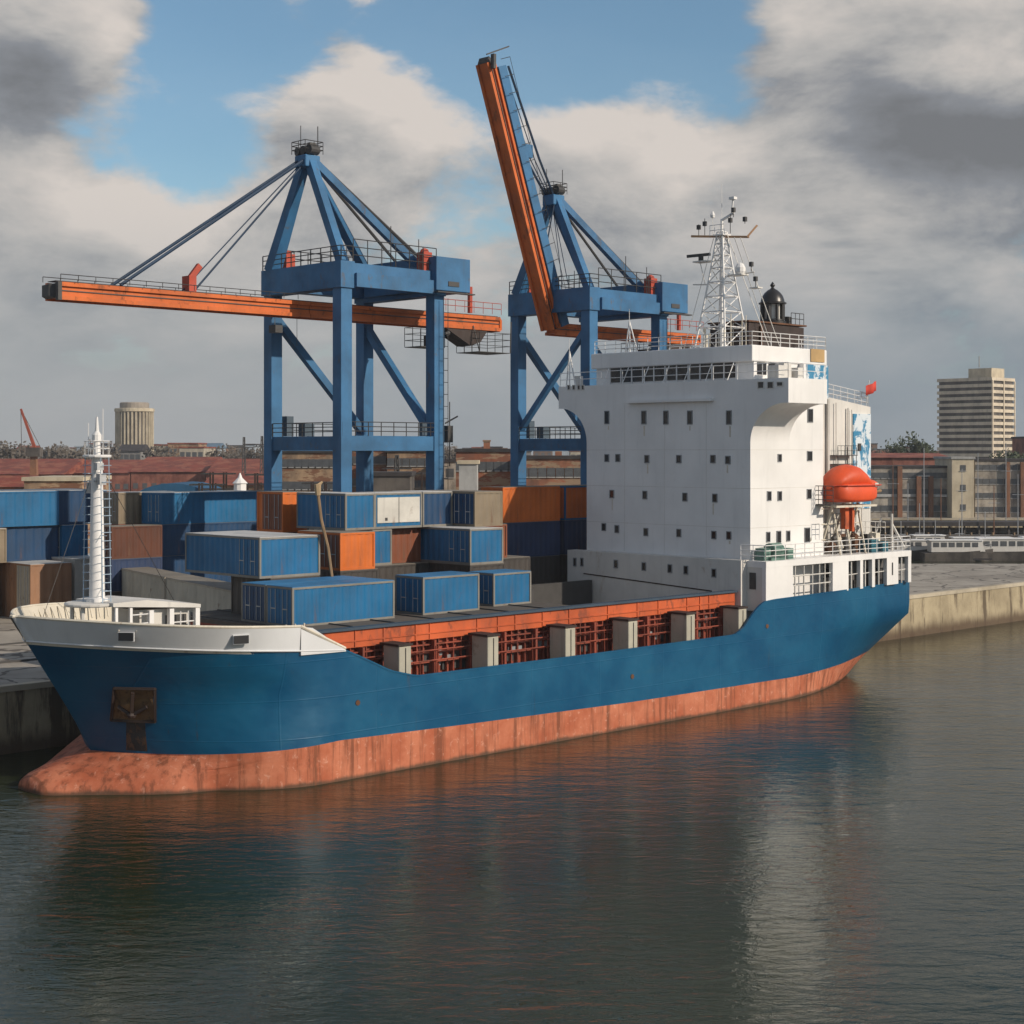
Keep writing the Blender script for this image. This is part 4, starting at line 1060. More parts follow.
# ------------------------------------------------------------------ SHIP-TO-SHORE CRANES
stay_m = paint('stay_navy', (.012, .035, .075), .5)
def crane(ds, label, raised):
    c = Thing('gantry_crane', label, 'crane', (83.7+ds, 105, QZ+.004), 'container gantry cranes on the quay')
    sA, sB, nA, nB = 78.9+ds, 88.7+ds, 100.2, 109.5; w = 1.08; cn_ = 104.9
    TZ = 31.2
    for s in (sA, sB):
        for n in (nA, nB):
            m = MB(); m.box(s-w/2, s+w/2, n-w/2, n+w/2, QZ+1.2, TZ); lg = m.build('leg', crane_blue, c)
            m = MB(); m.box(s-1.3, s+1.3, n-.45, n+.45, QZ+.5, QZ+1.2)
            for k in (-.8, .0, .8): m.tube((s+k, n-.2, QZ+.35), (s+k, n+.2, QZ+.35), .33, 12)
            m.build('bogie', dark_m, c, parent=lg)
    m = MB()
    for n in (nA, nB): m.box(sA+w/2, sB-w/2, n-.45, n+.45, 18.3, 19.5)
    for s in (sA, sB): m.box(s-.42, s+.42, nA+w/2, nB-w/2, 18.32, 19.45)
    m.build('portal_beam', crane_blue, c)
    m = MB()
    m.rail([(sA-.4, nA-.5, 19.5), (sB+.4, nA-.5, 19.5)], 1.1, 1.3, .035, 3, .05); m.rail([(sA-.45, nA+.6, 19.45), (sA-.45, nB-.6, 19.45)], 1.1, 1.3, .035, 3, .05)
    m.rail([(sA, nB+.5, 19.5), (sB, nB+.5, 19.5)], 1.1, 1.5, .035, 2, .05)
    m.build('portal_rail', dark_m, c)
    m = MB(); m.box(sA+3, sA+4, nB-.4, nB+.5, 19.52, 20.6); m.box(sA+1.2, sA+1.9, nB-.3, nB+.4, 19.52, 21.2); m.box(sB-1.3, sB-.8, nA+.1, nA+.5, 19.52, 20.6)
    m.build_each('switch_box', paint('switch_box', (.06, .09, .12), .6), c)
    m = MB()
    m.beam((sA, nB, 29.6), (sB-.3, nB, 20.0), .62); m.beam((sB, nB-.3, 29.0), (sB, nA+.6, 20.0), .62)
    if raised: m.beam((sA, nB-.4, 20.4), (sA, nA+.5, 29.4), .5)
    m.build('diagonal_brace', crane_blue, c)
    # upper frame
    m = MB()
    m.box(sA-.7, sA+.7, nA-.7, nB+.7, TZ, 33.3)
    m.box(sB-.6, sB+.6, nA-.7, nB+.7, TZ, 33.0)
    m.box(sA+.7, sB-.6, nA-.6, nA+.6, 31.6, 33.2); m.box(sA+.7, sB-.6, nB-.6, nB+.6, 31.6, 33.2)
    m.build('upper_frame', crane_blue, c)
    m = MB(); m.box(sA+.71, sB-.61, nA-.95, nA-.61, 31.3, 32.4); m.build('girder_box', crane_blue, c)
    mh = MB().box(sB-.9, sB+2.9, nA-1.2, nB-1.0, 31.6, 34.4).build('machinery_house', crane_blue, c, bevel=.05)
    m = MB(); m.box(sB+.4, sB+1.6, nA-1.26, nA-1.205, 32.0, 32.4); m.build('vent', dark_m, c, parent=mh)
    m = MB(); m.box(sB-.95, sB-.905, nA, nA+1.6, 32.2, 33.8); m.build('door', paint('house_door', (.06, .17, .30), .5), c, parent=mh)
    m = MB(); m.box(sB-1, sB+3.2, nA-1.5, nA-1.0, 31.4, 31.5); m.build('house_walkway', dark_m, c, parent=mh)
    m = MB(); m.rail([(sA-.6, nB+.6, 33.3), (sA-.6, nA-.6, 33.3), (sA+.6, nA-.6, 33.3)], 1.2, 1.4, .04, 3, .06)
    m.rail([(sA+.7, nA-.5, 33.22), (sB-.3, nA-.5, 33.22)], 1.9, 1.6, .04, 3, .05); m.rail([(sA+.7, nB, 33.22), (sB-.3, nB, 33.22)], 1.9, 1.6, .04, 3, .05)
    for s, n, h in ((sA+5.0, nA, 3.4), (sB-2, nB, 3.0), (sA+8, nA, 2.6)): m.tube((s, n, 33.2), (s, n, 33.2+h), .05, 4)
    m.build('top_rail', dark_m, c)
    for (s, n) in ((sA+1.5, nB), (sB-1.0, nA+.2)):
        m = MB(); m.box(s-.45, s+.45, n-.45, n+.45, 33.22, 34.8); m.lathe((s, n, 34.8), [(.4, 0), (.3, .25), (.1, .35)], 8); m.build('winch_post', paint('crane_red', (.42, .06, .03), .6, .4), c)
    # A frame
    AZ = 41.9; ax = (sA+.1, cn_, AZ)
    m = MB()
    m.beam((sA-.2, nB-.2, 33.2), (ax[0], ax[1]+.35, AZ), 1.1, .95, .7, .7)
    m.beam((sA+.2, nA+.2, 33.2), (ax[0], ax[1]-.35, AZ), .75, .7, .7, .7)
    m.beam((sB-.2, nB-1.2, 33.0), (ax[0]+.3, ax[1]+.45, AZ), .8, .55, .7); m.beam((sB+.2, nA+1.2, 33.0), (ax[0]+.3, ax[1]-.35, AZ), .8, .55, .7)
    m.build('a_frame', crane_blue, c)
    m = MB(); m.box(ax[0]-.75, ax[0]+.75, ax[1]-.75, ax[1]+.75, AZ-.6, AZ+.4); m.build('a_frame_head', crane_blue, c, bevel=.1)
    m = MB()
    for dn in (-.8, 0, .8): m.tube((ax[0]-.5, ax[1]+dn, AZ+.8), (ax[0]+.5, ax[1]+dn*.8, AZ+.8), .38, 12)
    m.rail([(ax[0]-.9, ax[1]-.9, AZ+.5), (ax[0]+.9, ax[1]-.9, AZ+.5), (ax[0]+.9, ax[1]+.9, AZ+.5), (ax[0]-.9, ax[1]+.9, AZ+.5), (ax[0]-.9, ax[1]-.9, AZ+.5)], 1.0, .8, .035, 3)
    m.tube((ax[0], ax[1]+.9, AZ+.8), (ax[0], ax[1]+.9, AZ+3.0), .04, 4); m.tube((ax[0]+.6, ax[1]-.6, AZ+.8), (ax[0]+.6, ax[1]-.6, AZ+2.8), .05, 4)
    m.box(ax[0]-.4, ax[0]+.2, ax[1]-.9, ax[1]-.5, AZ+1.2, AZ+1.35)
    m.build('sheave_head', dark_m, c)
    m = MB()
    for dn in (-1.6, 1.8): m.tube((ax[0]+.5, ax[1]+dn*.2, AZ+.2), (sB+1.6, cn_+dn, 34.4), .13, 6)
    m.tube((ax[0]+.5, ax[1], AZ+.5), (sB+2.2, cn_-.6, 34.4), .07, 5)
    m.build('back_stay', dark_m, c)
    # boom (trolley girder)
    bz = 29.7; h = 1.35 if not raised else 1.1; wb = 1.5 if not raised else 1.15; hinge = sA-.3; L = 22.3 if not raised else 25.0
    def girder(m, p, q):
        m.mat(0); m.beam(p, q, wb, h*.72)
        p = Vector(p); q = Vector(q); d = (q-p).normalized(); x = Vector((0, 1, 0)); y = x.cross(d).normalized()
        if y.z < 0: y = -y
        for sg in (-1, 1):
            for oy in (-.36, .36): m.beam(p+x*sg*(wb/2+.05)+y*h*oy, q+x*sg*(wb/2+.05)+y*h*oy, .30, .30)
            m.mat(1); m.beam(p+x*sg*(wb/2+.02)+y*h*.02, q+x*sg*(wb/2+.02)+y*h*.02, .10, .07); m.mat(0)
        m.mat(1); m.beam(p+y*(h*.5+.04), q+y*(h*.5+.04), wb*.8, .05); m.mat(0)
    m = MB(); girder(m, (hinge+.05, cn_, bz), (sA+21.0, cn_, bz))
    m.beam((sA+21, cn_, bz), (sA+21.7, cn_, bz), wb+.2, h, wb-.7, h*.6)
    m.build('rear_girder', [crane_orange, dark_m], c)
    if not raised: d = Vector((-1, 0, 0))
    else: d = Vector((-.335, 0, .942)).normalized()
    p0 = Vector((hinge, cn_, bz)); p1 = p0+d*L
    m = MB(); girder(m, p0, p1); bm_ = m.build('boom', [crane_orange, dark_m], c)
    y = Vector((0, 1, 0)).cross(d).normalized()
    if y.z < 0 or (raised and y.x < 0): y = -y
    m = MB(); m.beam(p1, p1+d*.5, wb+.1, h*.8, wb-.5, h*.6); m.box(p1.x-.2, p1.x+.1, cn_-1.3, cn_-.9, p1.z-.7, p1.z+.6)
    if raised: m.beam(p1+d*.7+y*(-.8)+Vector((0, -1.2, 0)), p1+d*.9+y*2.2+Vector((0, -1.2, 0)), .12)
    m.build('boom_tip', dark_m, c, parent=bm_)
    m = MB(); x = Vector((0, 1, 0)); off = .72
    for sg in (-1, 1):
        a = p0+y*off+x*sg*1.3+d*1.5; b = p1+y*off+x*sg*1.3
        hgt = .9 if not raised else 1.2; k = 15
        for i in range(k+1): q = a.lerp(b, i/k); m.tube(q, q+y*hgt*(.45 if not raised else 1), .03, 4)
        m.tube(a+y*hgt*(.45 if not raised else 1), b+y*hgt*(.45 if not raised else 1), .03, 4)
    m.build('boom_walkway', dark_m, c, parent=bm_)
    if raised:
        m = MB(); m.beam(p0+y*1.15-x*.35, p1+y*1.05-x*.35-d*.6, 1.2, 1.0); m.build('boom_spine', crane_blue, c, parent=bm_)
        m = MB(); q = p0.lerp(p1, .66)+y*1.8; m.box(q.x-.5, q.x+.7, cn_-.8, cn_+.8, q.z-.6, q.z+.6); m.build('spine_bracket', crane_blue, c, parent=bm_)
    m = MB()
    def attach(t, dn): return p0+d*t+y*.75+x*dn
    if not raised:
        for dn in (-.75, .75): m.tube((ax[0]-.4, ax[1]+dn*.5, AZ+.1), attach(17.2, dn), .13, 6)
        m.tube((ax[0]-.4, ax[1]-.2, AZ-.2), attach(10.6, -.2), .08, 6)
        m.tube((ax[0]-.4, ax[1]+.3, AZ-.2), attach(11.4, .2), .05, 6)
    else:
        for dn, e in ((-.8, .12), (.8, .12), (-.2, .05), (.3, .05)):
            q = attach(L*.97, dn)+y*1.2; r = attach(L*.62, dn)+y*2.3
            m.tube(q, r, e, 5); m.tube(r, (ax[0]-.4, ax[1]+dn*.6, AZ+.2), e, 5)
        for dn in (-.6, .4): m.tube(attach(6.5, dn), (ax[0]-.5, ax[1]+dn, AZ-.4), .07, 5)
        m.tube((sA+1.0, cn_-.3, 34), (ax[0]-.1, ax[1], AZ-.5), .05, 4); m.tube((sA+1.8, cn_-.3, 34), (ax[0]-.1, ax[1], AZ-.5), .05, 4)
    m.build('fore_stay', stay_m, c)
    if not raised:
        m = MB(); q = attach(10.8, 0); m.box(q.x-.35, q.x+.3, cn_-.5, cn_+.5, q.z, q.z+1.2); m.beam((q.x+.1, cn_, q.z+1.1), (q.x+.9, cn_, q.z+2.1), .3, .45)
        m.build('stay_link', paint('crane_red', (.42, .06, .03)), c)
        t = MB(); s = hinge-3.0; t.box(s-.35, s+.35, cn_-.8, cn_+.1, bz-2.0, bz-1.4); t.tube((s+1.6, cn_-1, bz-3.0), (s+1.6, cn_-1, bz-.8), .025, 3); t.tube((s-.2, cn_-.5, bz-1.5), (s-.2, cn_-.5, bz-.7), .03, 3)
        t.build('hoist_block', dark_m, c)
    # rear platforms (open cages) below the girder
    m = MB()
    for (a, b, n0, n1, z) in ((sA+17.6, sA+21.4, cn_-1.8, cn_+1.2, 27.1), (sA+13.2, sA+16.0, cn_+1.0, cn_+3.2, 27.5)):
        m.rail([(a, n0, z), (b, n0, z), (b, n1, z), (a, n1, z), (a, n0, z)], 1.7, .9, .025, 3, .035); m.box(a, b, n0, n1, z-.06, z)
    m.tube((sA+21.4, cn_-1.8, 27.1), (sA+21.5, cn_-1.8, 29.9), .06, 5); m.tube((sA+17.6, cn_-1.8, 27.1), (sA+17.6, cn_-1, 29.4), .05, 5)
    m.build('rear_platform', dark_m, c)
    m = MB(); m.prism([(sA+14.5, 29.0), (sA+19.4, 29.0), (sA+18.6, 28.0), (sA+17.4, 27.6)], 1, cn_-.9, cn_+.9); m.box(sA+15, sA+16.4, cn_+1.5, cn_+2.7, 27.5, 28.6)
    m.build('trolley', dark_brown, c)
    m = MB(); m.tube((sA+17.2, cn_-1.0, 30.5), (sA+17.2, cn_-1.0, 32.8), .22, 8); m.rail([(sA+13, cn_-1.25, 30.5), (sA+20.8, cn_-1.25, 30.5)], 1.0, 1.1, .03, 2); m.build('girder_post', paint('crane_red', (.42, .06, .03)), c)
    # ladder and hanging kit on the right leg
    m = MB()
    for k in range(20): z = 9+k*1.0; m.tube((sB+.1, nA-.95, z), (sB+.6, nA-.95, z), .03, 3)
    for q in (.1, .6): m.tube((sB+q, nA-.95, 8), (sB+q, nA-.95, 31), .035, 4)
    m.box(sB+.7, sB+1.3, nA-.8, nA-.2, 19.0, 20.4); m.tube((sB+1.1, nA-.6, 17), (sB+1.1, nA-.6, 22.4), .06, 4); m.tube((sB+.6, nA-.6, 20.6), (sB+2.0, nA-.6, 21.2), .07, 4)
    m.tube((sB+.7, nA-.5, 28), (sB+1.1, nA-.5, 28.2), .2, 6)
    m.build('leg_ladder', dark_m, c)
    return c
crane(0, 'blue container crane with its orange boom lowered level over the yard', False)
crane(28.7, 'blue container crane behind the white tower with its orange boom raised steeply', True)
rl = MB()
for n in (100.2, 109.5): rl.box(20, 160, n-.06, n+.06, QZ+.004, QZ+.12)
ro = struct(rl.build('crane_rail', dark_m)); ro.rotation_euler = (0, 0, TH)

# ------------------------------------------------------------------ BACKGROUND: marina, warehouses, skyline
def X_(px, Y): return (px-512)/FPX*Y
def Z_(py, Y): return CAMH-(py-HOR)*Y/FPX
def wm(name, c, c2=None, patch=None): return facade(name, lin(c), lin(c2) if c2 else None, patch=lin(patch) if patch else None)
wall_grey = wm('wall_grey', (172, 164, 152), (98, 92, 86)); wall_brick = wm('wall_brick', (150, 98, 72), (92, 66, 54), (140, 122, 100))
wall_tan = wm('wall_tan', (170, 142, 112), (110, 92, 76), (112, 72, 52)); wall_cream = wm('wall_cream', (196, 184, 160), (170, 158, 136))
wall_rose = wm('wall_rose', (146, 96, 80), (92, 48, 40)); wall_pale = wm('wall_pale', (168, 168, 166), (140, 140, 138)); wall_dark = wm('wall_dark', (98, 92, 86), (60, 56, 54))  # wall_rose is lightened and greyed in its colour to suggest haze
roof_red = wm('roof_red', (130, 62, 46), (104, 54, 44), (140, 84, 64)); roof_dark = wm('roof_dark', (62, 58, 58), (44, 42, 44)); post_rust = wm('post_rust', (134, 92, 66), (104, 74, 58))
far_glass = plain('far_window_glass', (.085, .09, .095), .35)
def building(label, px0, px1, ytop, Y, depth, wall, roof=None, cols=0, rws=0, gable=0, group=None, rot=0, cat='building', name='building', winsize=(1.3, 1.5), zbase=QZ, door=False, chimney=0):
    x0, x1 = X_(px0, Y), X_(px1, Y); zt = Z_(ytop, Y); Wd_ = x1-x0
    cx = (x0+x1)/2
    th = Thing(name, label, cat, (cx, Y, zbase), group, frame=False, rot=rot); th.org = Vector((0, 0, 0))
    Hh = zt-zbase; hw = Wd_/2; eave = Hh-gable
    m = MB(); m.box(-hw, hw, 0, depth, 0, eave); w = m.build('wall', wall, th)
    m = MB()
    if gable: m.prism([(-.6, eave-.1), (depth+.6, eave-.1), (depth/2, Hh)], 0, -hw-.5, hw+.5)
    else: m.box(-hw-.25, hw+.25, -.25, depth+.25, eave, eave+.5)
    r = m.build('roof', roof or roof_dark, th)
    for i in range(chimney):
        c = MB(); q = -hw+Wd_*(i+.7)/(chimney+.4); c.box(q-.5, q+.5, depth*.4, depth*.4+1, eave, Hh+1.6); c.box(q-.62, q+.62, depth*.4-.12, depth*.4+1.12, Hh+1.6, Hh+1.85); c.build('chimney', wall_brick, th, parent=r)
    for i in range(cols):
        for j in range(rws):
            u = -hw+Wd_*(i+.5)/cols; z = eave*(j+.55)/rws
            m = MB(); m.box(u-winsize[0]/2, u+winsize[0]/2, -.06, .06, z-winsize[1]/2, z+winsize[1]/2); o = m.build('window', far_glass, th)
            if Y < 400:
                m = MB(); m.box(u-winsize[0]/2-.1, u+winsize[0]/2+.1, -.18, .0, z-winsize[1]/2-.16, z-winsize[1]/2-.02); m.build('sill', wall_pale, th, parent=o)
    if door: MB().box(-1.6, 1.6, -.08, .05, 0, 3.2).build('door', wall_dark, th)
    return th
# right side, behind the marina
b = building('long grey riverside building with tall rust coloured posts, left of the cream block', 866, 951, 468, 346, 16, wall_grey, roof_dark, 12, 3, winsize=(1.5, 1.2))
for px in (899, 918, 930): 
    x = X_(px, 346)-X_((866+951)/2, 346); MB().box(x-.5, x+.5, -1.0, -.3, 0, Z_(466 if px == 899 else 476, 346)-QZ).build('post', post_rust, b)
MB().box(-9.1, 9.1, -.35, -.1, 4.4, 5.0).build('ledge', wall_pale, b)
building('dark red brick hall rising behind the grey riverside building', 858, 950, 453, 372, 24, wall_rose, roof_red, 8, 1, gable=1.0)
building('cream stuccoed block between the two grey riverside buildings', 952, 974, 459, 342, 14, wall_cream, wall_pale, 1, 3, winsize=(1.2, 1.2))
b = building('grey riverside building at the right edge with two thin rusty posts', 975, 1046, 461, 346, 16, wall_grey, roof_dark, 10, 4, winsize=(1.4, 1.1))
for px in (1007, 1021): x = X_(px, 346)-X_((975+1046)/2, 346); MB().box(x-.35, x+.35, -1.0, -.3, 0, Z_(462, 346)-QZ).build('post', post_rust, b)
building('reddish brick building top at the right edge beside the high rise', 1036, 1075, 438, 420, 20, wall_rose, roof_dark, 4, 4)
# high rise with balcony bands
hr = Thing('high_rise', 'tall pale apartment tower with dark window bands at the right of the skyline', 'building', (X_(992, 620), 620, QZ), frame=False, rot=TH); hr.org = Vector((0, 0, 0))
ht = Z_(380, 620)-QZ; nf = 17
MB().box(.6, 17.4, .6, 23.4, 0, ht).build('core', wall_dark, hr)
fh_ = ht/nf
for i in range(nf+1):
    MB().box(0, 18, 0, 24, i*fh_-.1, i*fh_+fh_*.46).build('balcony_band', wm('tower_band', (205, 192, 170), (180, 168, 150)), hr)
for q in (.0, 8.6, 17.1): MB().box(q+.2, q+.9, -.2, .3, 0, ht).build('pier', wm('tower_band', (205, 192, 170)), hr)
p = MB().box(5, 15, 3, 13, ht+fh_*.46+.02, ht+5.0).build('penthouse', wall_cream, hr)
m = MB(); m.tube((8, 10, ht+5.5), (8, 10, ht+10), .2, 5); m.build('aerial', wall_pale, hr, parent=p)
# round tower far left
rt = Thing('round_tower', 'pale round office tower with vertical fins on the left skyline', 'building', (X_(134.5, 800), 800, QZ), frame=False, rot=0); rt.org = Vector((0, 0, 0))
H1 = Z_(412, 800)-QZ
MB().lathe((0, 0, 0), [(8.6, 0), (8.6, H1)], 32).build('core', wm('round_core', (120, 112, 104)), rt)
for i in range(30):
    a = 2*math.pi*i/30; MB().beam((9.0*math.cos(a), 9.0*math.sin(a), 5), (9.0*math.cos(a), 9.0*math.sin(a), H1), .75).build('fin', wall_cream, rt)
MB().lathe((0, 0, 0), [(9.5, H1), (9.8, H1+.2), (9.8, H1+1.6), (9.3, H1+1.8)], 32).build('cornice', wall_cream, rt)
MB().lathe((0, 0, 0), [(7.2, H1+1.8), (7.2, H1+4.4), (6.6, H1+4.8)], 24).build('crown', wm('crown_wall', (160, 150, 138)), rt)
MB().lathe((0, 0, 0), [(11.5, 0), (11.5, 5), (11, 5.4)], 24).build('podium', wall_cream, rt)
# long red roofed sheds on the left
building('leftmost long shed with dark red roof on the left horizon', -60, 62, 459, 430, 40, wall_rose, roof_red, 14, 1, gable=4)
building('long red roofed shed directly left of the foremast', 64, 130, 460, 440, 40, wall_rose, roof_red, 8, 1, gable=3.5)
building('long red roofed shed between the foremast and the left crane', 131, 205, 457, 440, 44, wall_rose, roof_red, 8, 1, gable=4)
building('red roofed shed just left of the left crane leg', 206, 268, 459, 425, 40, wall_rose, roof_red, 7, 1, gable=4)
building('low shed with pale flat roof behind the left edge containers', 24, 82, 481, 205, 14, wall_tan, wall_cream, 5, 1)
building('small low shed with orange tiled roof at the left edge', -10, 24, 476, 250, 12, wall_brick, roof_red, 2, 1, gable=1.6, door=True)
# brick blocks seen between the crane legs
building('tan and red brick block seen between the left crane legs, left half', 281, 336, 453, 250, 14, wall_tan, roof_dark, 8, 4, winsize=(1.1, 1.2), chimney=2)
building('patchy brown brick block between the middle legs of the left crane', 346, 386, 450, 262, 14, wall_brick, roof_dark, 6, 4, winsize=(1.1, 1.2), chimney=1)
building('tan brick block directly left of the right leg of the left crane', 387, 432, 452, 255, 14, wall_tan, roof_dark, 6, 4, winsize=(1.1, 1.2), chimney=1)
building('low dark shed under the left crane portal', 368, 410, 476, 212, 10, wall_dark, roof_dark, 4, 1)
building('orange banded brick warehouse between the two cranes', 456, 516, 452, 240, 18, wm('warehouse_brick', (140, 84, 58), (112, 74, 58), (150, 128, 104)), roof_dark, 8, 3, winsize=(1.2, 1.3), chimney=1)
building('small white box like hut right of the left crane', 459, 477, 464, 226, 8, wall_pale, wall_cream, 1, 1)
building('brown brick warehouse seen under the right crane portal', 520, 600, 459, 236, 18, wall_brick, roof_dark, 9, 3, winsize=(1.2, 1.3), chimney=1)
building('thin grey block filling the gap beside the right leg of the left crane', 432, 456, 462, 270, 12, wall_grey, roof_dark, 2, 3)
building('low rust coloured works hall behind the first blue containers', 205, 268, 474, 300, 20, wall_tan, roof_red, 5, 1, gable=2)
# blue domed tarpaulin store, white beacon, racks
th = Thing('storage_dome', 'blue domed storage tent behind the broad blue container', 'tent', (X_(172, 215), 215, QZ), frame=False, rot=0); th.org = Vector((0, 0, 0))
m = MB(); k = 14; m.prism([(6.4*math.cos(math.pi*i/k), 6.0+3.9*math.sin(math.pi*i/k)) for i in range(k+1)][::-1], 1, 0, 14); m.build('cover', paint('tent_blue', (.02, .09, .18), .8, .3), th, smooth=40)
MB().box(-6.4, 6.4, .02, 13.98, 0, 5.98).build('wall', paint('tent_blue', (.02, .09, .18)), th)
th = Thing('beacon', 'small white beacon tower with lamp room among the dark racks', 'beacon', (X_(240, 205), 205, QZ), frame=False, rot=0); th.org = Vector((0, 0, 0))
MB().lathe((0, 0, 0), [(1.3, 0), (1.0, 8.2), (1.3, 8.3), (1.3, 8.6)], 12).build('shaft', white_dirty, th); MB().lathe((0, 0, 0), [(.8, 8.6), (.8, 10.0), (1.0, 10.1), (.3, 10.8), (.08, 11.4)], 10).build('lamp_room', white, th)
gR = 'dark pipe racks in the yard behind the containers'
for i, (px, Y) in enumerate(((206, 210), (217, 214), (228, 208), (252, 212), (262, 206), (300, 220), (318, 216), (415, 220))):
    x = X_(px, Y); th = Thing('pipe_rack', 'dark steel pipe rack standing in the yard behind the containers', 'rack', (x, Y, QZ), gR, frame=False, rot=0); th.org = Vector((0, 0, 0))
    m = MB(); hh = 10+1.6*math.sin(i*2.1)
    for dx in (-.9, .9):
        for dy in (0, 2): m.beam((dx, dy, 0), (dx, dy, hh), .22)
    m.build('frame', dark_brown, th); m = MB()
    for z in (hh*.55, hh*.8, hh-.2):
        for q in (0, 2): m.beam((-2.2, q, z), (2.2, q, z), .2)
    m.build('crossbeam', dark_m, th)
# masts
gM = 'thin lattice masts on the horizon'
for px, y, Y in ((244, 437, 420), (262, 436, 400), (397, 455, 240)):
    th = Thing('lattice_mast', 'thin dark lattice mast rising above the skyline beside the left crane', 'mast', (X_(px, Y), Y, QZ), gM, frame=False, rot=0); th.org = Vector((0, 0, 0))
    hh = Z_(y, Y)-QZ; m = MB()
    for dx, dy in ((-.7, 0), (.7, 0), (0, 1.0)): m.tube((dx, dy, 0), (dx*.3, dy*.3, hh), .12, 4)
    for k in range(12): z = hh*k/12; f = 1-.7*k/12; m.tube((-.7*f, 0, z), (.7*f, 0, z+hh/12), .07, 4)
    m.build('lattice', dark_m, th)
    m = MB()
    for z in (.72, .85): m.beam((-2.2, 0, hh*z), (2.2, 0, hh*z), .2)
    m.build('cross_arm', dark_m, th)
th = Thing('jib_crane', 'small red jib crane with raised arm on the left horizon', 'crane', (X_(34, 390), 390, QZ), frame=False, rot=0); th.org = Vector((0, 0, 0))
MB().beam((0, 0, 0), (0, 0, 13), 2.2, 2.2, 1.4, 1.4).build('tower', post_rust, th); MB().box(-1.6, 1.8, -1.4, 1.4, 13, 15.2).build('cab', wall_dark, th)
m = MB(); m.beam((.3, 0, 14.8), (-3.2, 0, 24.6), .75, .75, .45, .45); m.build('jib', paint('jib_red', (.30, .07, .04), .7, .4), th)
m = MB(); m.tube((-3.2, 0, 24.6), (-3.0, 0, 13), .08, 4); m.tube((-3.2, 0, 24.6), (1.6, 0, 15.2), .08, 4); m.build('hoist_rope', dark_m, th)
# hazy skyline of small blocks
random.seed(14)
kinds = [('far grey block in the hazy low skyline', wm('far_grey', (132, 130, 128), (112, 110, 108))), ('far cream block in the hazy low skyline', wm('far_cream', (176, 168, 152), (150, 142, 128))),
         ('far brown block in the hazy low skyline', wm('far_brown', (120, 96, 80), (98, 80, 70))), ('far bluish white block in the hazy low skyline', wm('far_white', (165, 176, 186), (138, 146, 154)))]
px = -70
while px < 1100:
    wpx = random.uniform(9, 26); Y = random.uniform(560, 900); k = random.randrange(4)
    yt = random.uniform(444, 452)
    if 595 < px < 850 or 935 < px < 1012: px += wpx; continue
    building(kinds[k][0], px, px+wpx, yt, Y, random.uniform(12, 25), kinds[k][1], random.choice((roof_dark, roof_red, kinds[k][1])), max(2, int(wpx/5)), 3, gable=random.choice((0, 0, 2.5)), group=kinds[k][0].replace('block', 'blocks'), name='far_block', winsize=(1.6, 1.8))
    px += wpx*random.uniform(.75, 1.15)
building('low brown apartment row with cream gable right of the round tower', 168, 198, 444, 640, 18, wall_tan, roof_red, 6, 3)
building('white and blue roofed block on the skyline left of the lattice mast', 199, 218, 443, 660, 18, wm('far_white', (165, 176, 186)), wm('roof_blueish', (96, 120, 140)), 4, 3, gable=2)
# ---- trees
def tree(px, ytop, Y, w, label, seed, kind=0, group=None):
    rnd = random.Random(seed); th = Thing('tree', label, 'tree', (X_(px, Y), Y, QZ), group, frame=False, rot=0); th.org = Vector((0, 0, 0)); Hh = Z_(ytop, Y)-QZ
    m = MB(); m.tube((0, 0, 0), (0, 0, Hh*.45), w*.035+.15, 7, w*.02+.1)
    tips = []
    for i in range(9):
        a = rnd.uniform(0, 6.28); r = rnd.uniform(.25, .42)*w; z0 = Hh*rnd.uniform(.28, .45); t = (r*math.cos(a), r*math.sin(a)*.8, Hh*rnd.uniform(.55, .9)); m.tube((0, 0, z0), t, .14, 5, .04); tips.append(t)
    m.tube((0, 0, Hh*.45), (0, 0, Hh*.85), .2, 5, .05); m.build('trunk', bark, th)
    m = MB(); blobs = [(Vector(t), rnd.uniform(.16, .26)*w) for t in tips]+[(Vector((rnd.uniform(-.22, .22)*w, rnd.uniform(-.2, .2)*w, Hh*rnd.uniform(.5, .88))), rnd.uniform(.14, .26)*w) for _ in range(9)]
    nl = 70 if kind == 0 else 34
    for c, r in blobs:
        for _ in range(nl):
            d = Vector((rnd.gauss(0, 1), rnd.gauss(0, 1), rnd.gauss(0, .8))).normalized()*r*rnd.uniform(.35, 1.05); p = c+d; sz = rnd.uniform(.25, .6)*(w/10)
            u = Vector((rnd.gauss(0, 1), rnd.gauss(0, 1), rnd.gauss(0, 1))).normalized(); v = u.orthogonal().normalized()
            m.poly([p-u*sz, p+v*sz*.7, p+u*sz, p-v*sz*.7])
    m.build('crown', leafs[kind], th)
tree(918, 431, 430, 11, 'tall dark tree above the red hall, left of the high rise', 1)
tree(899, 441, 440, 9, 'lower dark tree above the red hall, beside the tall tree', 2)
tree(884, 446, 450, 9, 'small hazy tree on the skyline behind the ship stern', 3, 1)
tree(1004, 448, 400, 9, 'dark tree at the foot of the high rise', 4)
tree(1020, 450, 410, 9, 'low tree at the right edge beneath the brick building top', 5)
gT = 'bare trees along the left horizon'
for i, px in enumerate((4, 16, 48, 60, 76, 90, 104, 160, 222, 234, 252, 440, 450)):
    tree(px, 443+((i*7) % 6), 520+((i*37) % 60), 13, 'bare leafless tree on the hazy horizon', 30+i, 1, gT)
